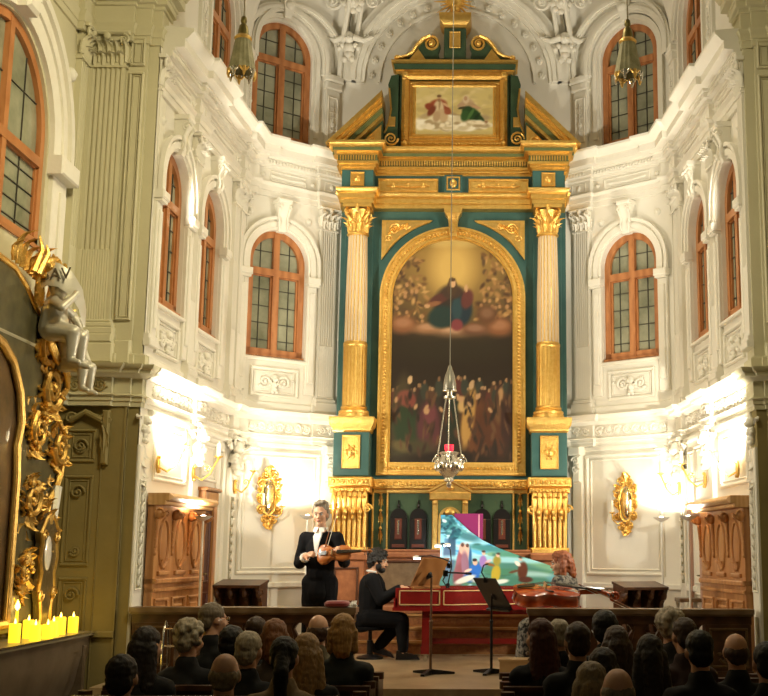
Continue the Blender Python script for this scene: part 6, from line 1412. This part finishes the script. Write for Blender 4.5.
def bow(label, a, b, up):
    t = thing('bow', label, 'bow', a); a, b, up = Vector(a), Vector(b), Vector(up).normalized(); d = (b-a); m = MB(); m.tube([a, a+d*.5-up*.008, b], [.005, .0045, .0035], 6); m.tube([b, b+up*.022], [.004, .003], 6); build(m, 'stick', mat('bow_wood', (.25, .09, .03), .35), t)
    m = MB(); m.tube([a+d*.06+up*.018, b+up*.02], .0025, 5); build(m, 'bow_hair', IVORY, t); m = MB(); m.tube([a+d*.02+up*.010, a+d*.07+up*.010], .010, 6); build(m, 'frog', EBONY, t)
def pose(y_dir, z_dir, at, y0):
    y = Vector(y_dir).normalized(); z = Vector(z_dir); z = (z-y*z.dot(y)).normalized(); x = y.cross(z)
    M = Matrix((x, y, z)).transposed().to_4x4(); M.translation = Vector(at)-y*y0; return M
fiddle('violin', 'brown violin held across the chest of the standing violinist', .355, pose((.97, -.22, .07), (-.2, -.95, .35), (-1.10, 11.82, 1.275), .17), .034, VARN)
bow('thin violin bow held upright by the violinist', (-1.225, 11.83, 1.20), (-1.07, 11.86, 1.80), (1, 0, -.2))
fiddle('cello', 'large red cello lying across in front of the cellist', .66, pose((.975, .20, -.04), (.05, -.28, .95), (1.02, 11.58, .87), .31), .115, CELLOV)
bow('cello bow held beside the neck of the cello', (1.36, 11.62, .99), (1.93, 11.60, .73), (0, 0, -1))
# ================================================================== THE SIDE ALTAR ON THE LEFT
SN = Matrix(((0, 1, 0, -3.62), (1, 0, 0, 0), (0, 0, 1, 0), (0, 0, 0, 1)))     # u = depth, d = out of the nave wall, z
SA = thing('side_altar', 'curved rococo side altar with gilded scrolls and silver putti on the left nave wall', 'altar', (-3.62, 8.9, ZN))
UC = 8.9
def putto(c, s, k=1.0, name='putto'):
    """plump silver child angel sitting on the scrollwork, head turned to the nave"""
    c = Vector(c)-SA.location; V = lambda x, y, z: c+Vector((x, y*s, z))*k
    P = [('e', tuple(V(.06, -.04, .19)), (.078*k, .082*k, .092*k)), ('e', tuple(V(.13, -.075, .165)), (.03*k, .03*k, .03*k)), ('c', V(.04, -.02, .12), V(.02, 0, .02), .05*k, .09*k), ('c', V(.02, 0, .03), V(0, .03, -.12), .095*k, .105*k), ('e', tuple(V(.06, 0, -.08)), (.07*k, .08*k, .08*k))]
    P += [('c', V(.05, -.09, .06), V(.14, -.17, .0), .042*k, .036*k), ('c', V(.14, -.17, .0), V(.20, -.10, .10), .035*k, .026*k), ('e', tuple(V(.21, -.09, .12)), (.03*k, .03*k, .034*k)), ('c', V(.04, .09, .06), V(.10, .19, .0), .042*k, .036*k), ('c', V(.10, .19, .0), V(.16, .16, -.10), .035*k, .026*k), ('e', tuple(V(.17, .15, -.12)), (.03*k, .03*k, .034*k))]
    for q in (-1, 1): P += [('c', V(.03, .03+q*.06, -.14), V(.20, .02+q*.09, -.17), .072*k, .058*k), ('c', V(.20, .02+q*.09, -.17), V(.19, .04+q*.10, -.36), .054*k, .034*k), ('c', V(.19, .04+q*.10, -.38), V(.26, .02+q*.11, -.40), .03*k, .022*k)]
    o = blob(name, P, .012, DULLSIL, SA, 2); m = MB()
    for q in range(10): m.ball(tuple(V(.045+.07*math.cos(q*.63), -.035+.07*math.sin(q*.63), .245-.02*(q % 2))), .033*k, 8, 6)
    build(m, 'curls', DULLSIL, o, world=False); m = MB()
    for w in (-1, 1):
        for q in range(5): m.leaf(tuple(V(-.05, w*.06, .04+.02*q)), tuple(Vector((-.1, w*s*(.9-.1*q), .25+.22*q))), (1, 0, 0), .08*k, (.20+.03*q)*k, .3)
    build(m, 'wing', GOLD, o, world=False)
half = [(.0, 3.62), (.35, 3.60), (.62, 3.50), (.85, 3.36), (1.05, 3.30), (1.28, 3.22), (1.40, 3.05), (1.52, 2.98), (1.70, 2.93), (1.72, 2.78), (1.62, 2.70), (1.50, 2.62), (1.47, 2.52), (1.58, 2.46), (1.70, 2.36), (1.74, 2.18), (1.70, 1.98), (1.60, 1.84), (1.46, 1.72), (1.40, 1.5), (1.36, 1.2), (1.32, .62)]
ol = [(UC+u, z) for u, z in half]+[(UC-u, z) for u, z in half[::-1]]
m = MB(SN); m.prism(ol, 0, .12); m.prism([(UC+(u-UC)*.93, .1+z*.97) for u, z in ol], .1, .16); build(m, 'retable', ALTSTONE, SA, ang=25)
m = MB(SN); m.tube([(u, .15, z) for u, z in ol[:22]], .032, 8); build(m, 'gilded_edge', GOLD, SA)
m = MB(SN); m.tube([(u, .15, z) for u, z in ol[22:]], .032, 8); build(m, 'gilded_edge', GOLD, SA)
fr = [(.64, .70), (.64, 1.9), (.60, 2.15), (.66, 2.35), (.58, 2.6), (.40, 2.82), (.18, 2.93), (0, 2.96)]
fp = [(UC+u, z) for u, z in fr]+[(UC-u, z) for u, z in fr[-2::-1]]
m = MB(SN); m.prism(fp, .14, .165); pa = build(m, 'painting', mat('dark_altar_painting', (.045, .028, .012), .35, noise=(.16, .09, .035), scale=3.5, amount=.35, coat=.2), SA)
m = MB(SN); m.tube([(u, .18, z) for u, z in fp+fp[:1]], .042, 8); m.tube([(UC+(u-UC)*.93, .19, z-.02) for u, z in fp+fp[:1]], .018, 6); build(m, 'painting_frame', GOLDD, SA)
rs = random.Random(11)
for s in (-1, 1):
    for (u, z, r, tn, w, sg) in ((1.55, 2.22, .16, 1.6, .035, 1), (1.28, 2.72, .20, 1.8, .04, -1), (1.10, 3.05, .15, 1.6, .035, 1), (1.02, 1.72, .15, 1.5, .03, -1), (1.05, 2.32, .16, 1.6, .03, 1), (.98, 1.10, .10, 1.5, .02, 1), (1.40, 1.52, .10, 1.4, .025, 1)):
        m = MB(SN); m.spiral((UC+s*u, .19, z), r, tn, w, a0=rs.uniform(0, 6), sgn=sg*s, n=7)
        for k in range(16):
            a = rs.uniform(0, 6.28); m.leaf((UC+s*u+r*.8*math.cos(a), .16, z+r*.8*math.sin(a)), (math.cos(a), 0, math.sin(a)), (0, 1, 0), rs.uniform(.07, .12), rs.uniform(.10, .2), .7)
        for k in range(5): a = rs.uniform(0, 6.28); m.ball((UC+s*u+r*math.cos(a), .20, z+r*math.sin(a)), rs.uniform(.015, .035), 7, 5)
        build(m, 'gilded_scroll', GOLD if z > 2 else GOLDD, SA)
    m = MB(SN)
    for k in range(46):
        q = rs.random(); u = .80+.75*rs.random(); z = .8+2.3*q; a = rs.uniform(0, 6.28)
        m.leaf((UC+s*u, .155, z), (math.cos(a), 0, math.sin(a)), (0, 1, 0), rs.uniform(.05, .09), rs.uniform(.08, .16), .6, .008)
    build(m, 'foliage', GOLDD, SA)
    m = MB(SN)        # S-curved shoulder moulding
    for o in (0, .05, .10): m.tube([(UC+s*(.92+o), .2, 3.34), (UC+s*(1.0+o), .22, 3.12), (UC+s*(1.18+o), .24, 2.96), (UC+s*(1.42+o*.5), .22, 2.92-o*.2), (UC+s*1.62, .2, 2.88-o)], .022, 7)
    build(m, 'shoulder_moulding', GOLD, SA)
    m = MB(SN); m.tube([(UC+s*1.60, .17, 1.86), (UC+s*1.50, .19, 1.6), (UC+s*1.42, .19, 1.40), (UC+s*1.38, .19, 1.2)], [.045, .04, .03, .025], 8)
    for k in range(6): m.leaf((UC+s*1.42, .17, .85+.12*k), (s*.4*(-1)**k, 0, 1), (0, 1, 0), .09, .18, .6)
    build(m, 'side_scroll', DULLSIL, SA)
    putto((-3.62+.26, UC+s*1.32, 3.10), s)
rib_ = [(-3.47, 9.72, 3.50, .20), (-3.42, 9.66, 3.60, .20), (-3.33, 9.62, 3.64, .21), (-3.24, 9.63, 3.63, .21), (-3.15, 9.68, 3.57, .21), (-3.09, 9.76, 3.45, .20), (-3.08, 9.86, 3.30, .17)]
m = MB(); m.rings([[(x, y, z+h*.5), (x, y-.012, z), (x, y, z-h*.5), (x+.01, y+.02, z-h*.45), (x+.01, y+.02, z+h*.45)] for x, y, z, h in rib_])
rb = build(m, 'ribbon', DULLSIL, SA); rb['label'] = 'silver ribbon with dark letters'
fc = bpy.data.curves.new('ribbon_lettering', 'FONT'); fc.body = 'SAV'; fc.size = .145; fc.extrude = .004; fc.align_x = 'CENTER'; fc.align_y = 'CENTER'
fo = bpy.data.objects.new('tmp', fc); COL.objects.link(fo); bpy.context.view_layer.update()
fm = bpy.data.meshes.new_from_object(fo.evaluated_get(bpy.context.evaluated_depsgraph_get())); bpy.data.objects.remove(fo)
fm.materials.clear(); fm.materials.append(mat('dark_letter', (.10, .08, .05), .6)); fo = new_obj('ribbon_lettering', fm, rb)
fo.matrix_basis = Matrix.Translation(Vector((-3.25, 9.612, 3.63))-SA.location) @ Matrix.Rotation(-.06, 4, 'Y') @ Matrix.Rotation(PI/2, 4, 'X')
putto((-3.34, 9.80, 3.34), 1, 1.15, 'angel')
for s in (-1, 1):
    m = MB(SN)
    for k in range(8): m.leaf((UC+s*(.35+.08*k), .16, 3.66-.01*k), (s*(.1*k-.3), 0, 1), (0, 1, 0), .10, .22+.14*((k*3) % 4)/3, .8)
    for k in range(5): m.tube([(UC+s*(.5+.1*k), .26, 3.6), (UC+s*(.55+.13*k), .30, 3.8), (UC+s*(.52+.16*k), .28, 3.92-.04*k)], [.03, .022, .008], 6)
    m.spiral((UC+s*.92, .28, 3.74), .09, 1.5, .025, n=7); m.ball((UC+s*.75, .28, 3.72), (.10, .07, .08)); build(m, 'crest_foliage', GOLD, SA)
m = MB(SN); m.box(7.3, 10.93, .0, .45, .53, .565); tt = build(m, 'table_top', mat('mensa_stone', (.30, .25, .15), .3), SA)
m = MB(SN); m.rings([[(a, 0, z), (b, 0, z), (b, d, z), (a, d, z)] for a, b, d, z in ((7.45, 10.7, .34, ZN), (7.45, 10.7, .36, ZN+.12), (7.5, 10.65, .26, ZN+.2), (7.42, 10.75, .24, -.2), (7.36, 10.85, .36, .1), (7.34, 10.88, .42, .38), (7.34, 10.88, .42, .53))])
m.bev(10.70, 10.76, 0, .44, -.55, .45, .01); build(m, 'table_base', mat('mensa_marble', (.20, .15, .10), .3, noise=(.10, .07, .045), scale=4), SA)
m = MB(SN); m.box(7.3, 10.93, .448, .456, .552, .568); build(m, 'table_edge', SILVER, tt)
# reliquary frame standing on the table
t = thing('reliquary', 'ornate silver and gold reliquary with an oval glass coloured as a bright reflection on the side altar table', 'reliquary', (-3.4, 10.2, .565))
m = MB(SN); rq = [(.12, .57), (.15, .62), (.10, .72), (.13, .85), (.18, .95), (.14, 1.1), (.19, 1.22), (.16, 1.36), (.20, 1.44), (.10, 1.56), (0, 1.62)]
m.prism([(10.22+u, z) for u, z in rq]+[(10.22-u, z) for u, z in rq[-2::-1]], .18, .24); build(m, 'stand', mat('dark_silver', (.22, .18, .10), .35, .8, bump=.3, bscale=30), t)
m = MB(SN)
for s in (-1, 1): m.tube([(10.22+s*u, .24, z) for u, z in rq], .018, 6); m.spiral((10.22+s*.15, .25, .92), .06, 1.4, .015, sgn=s, n=6); m.spiral((10.22+s*.14, .25, 1.42), .05, 1.4, .014, sgn=-s, n=6)
m.leaf((10.22, .24, 1.52), (0, 0, 1), (0, 1, 0), .12, .16, .5); build(m, 'frame', GOLDD, t)
m = MB(SN); m.ball((10.20, .24, 1.27), (.075, .015, .15), 14, 8); build(m, 'glass', mat('reflection_white', (.85, .85, .82), .15, .3), t)  # white colour stands in for the bright reflection in this oval mirror
# candles
def pillar(x, y, h, label):
    t = thing('pillar_candle', label, 'candle', (x, y, .565), group='lit yellow candles on the side altar')
    m = MB(); m.lathe([(0, 0), (.045, 0), (.046, h-.01), (.042, h), (.036, h-.012), (0, h-.015)], (0, 0, 0), 16); build(m, 'wax', WAX, t, world=False)
    m = MB(); m.lathe([(.001, h-.012), (.008, h), (.010, h+.012), (.005, h+.03), (.0008, h+.042)], (0, 0, 0), 8); build(m, 'flame', FLAME, t, world=False)
for a in ((-3.32, 9.45, .15, 'lit yellow pillar candle standing alone nearest the camera'), (-3.22, 9.62, .13, 'lit yellow pillar candle in front at the left of the cluster'), (-3.21, 9.86, .12, 'lit yellow pillar candle in front, second of the cluster'), (-3.27, 10.15, .13, 'lit yellow pillar candle in the middle of the cluster'),
          (-3.31, 10.42, .15, 'tall lit yellow pillar candle near the far end of the cluster'), (-3.29, 10.68, .14, 'lit yellow pillar candle farthest from the camera'), (-3.40, 9.93, .15, 'lit yellow pillar candle in the rear row of the cluster')): pillar(*a)
def taper(x, y, z1, label):
    t = thing('taper_candle', label, 'candle', (x, y, .565), group='slender lit candles on the side altar'); h = z1-.565
    m = MB(); m.lathe([(0, 0), (.03, 0), (.03, .015), (.012, .02), (.011, .03)], (0, 0, 0), 12); build(m, 'holder', BRASSY, t, world=False)
    m = MB(); m.lathe([(.013, .03), (.012, h-.08)], (0, 0, 0), 10); build(m, 'wax', WAX, t, world=False)
    m = MB(); m.lathe([(.002, h-.08), (.02, h-.055), (.02, h-.035), (.002, h+.01)], (0, 0, 0), 10); build(m, 'flame', FLAME, t, world=False)
taper(-3.42, 9.72, .88, 'slender lit candle nearer the camera on the side altar'); taper(-3.44, 10.36, .92, 'slender lit candle farther from the camera on the side altar')
l = lamp('candle_glow', 'POINT', (-3.22, 10.0, .85), 3.0, (1.0, .72, .22), None, shadow_soft_size=.15)
l = bpy.data.objects['candle_glow']
# deferred skins are grown here, all in one evaluation
finish_blobs()
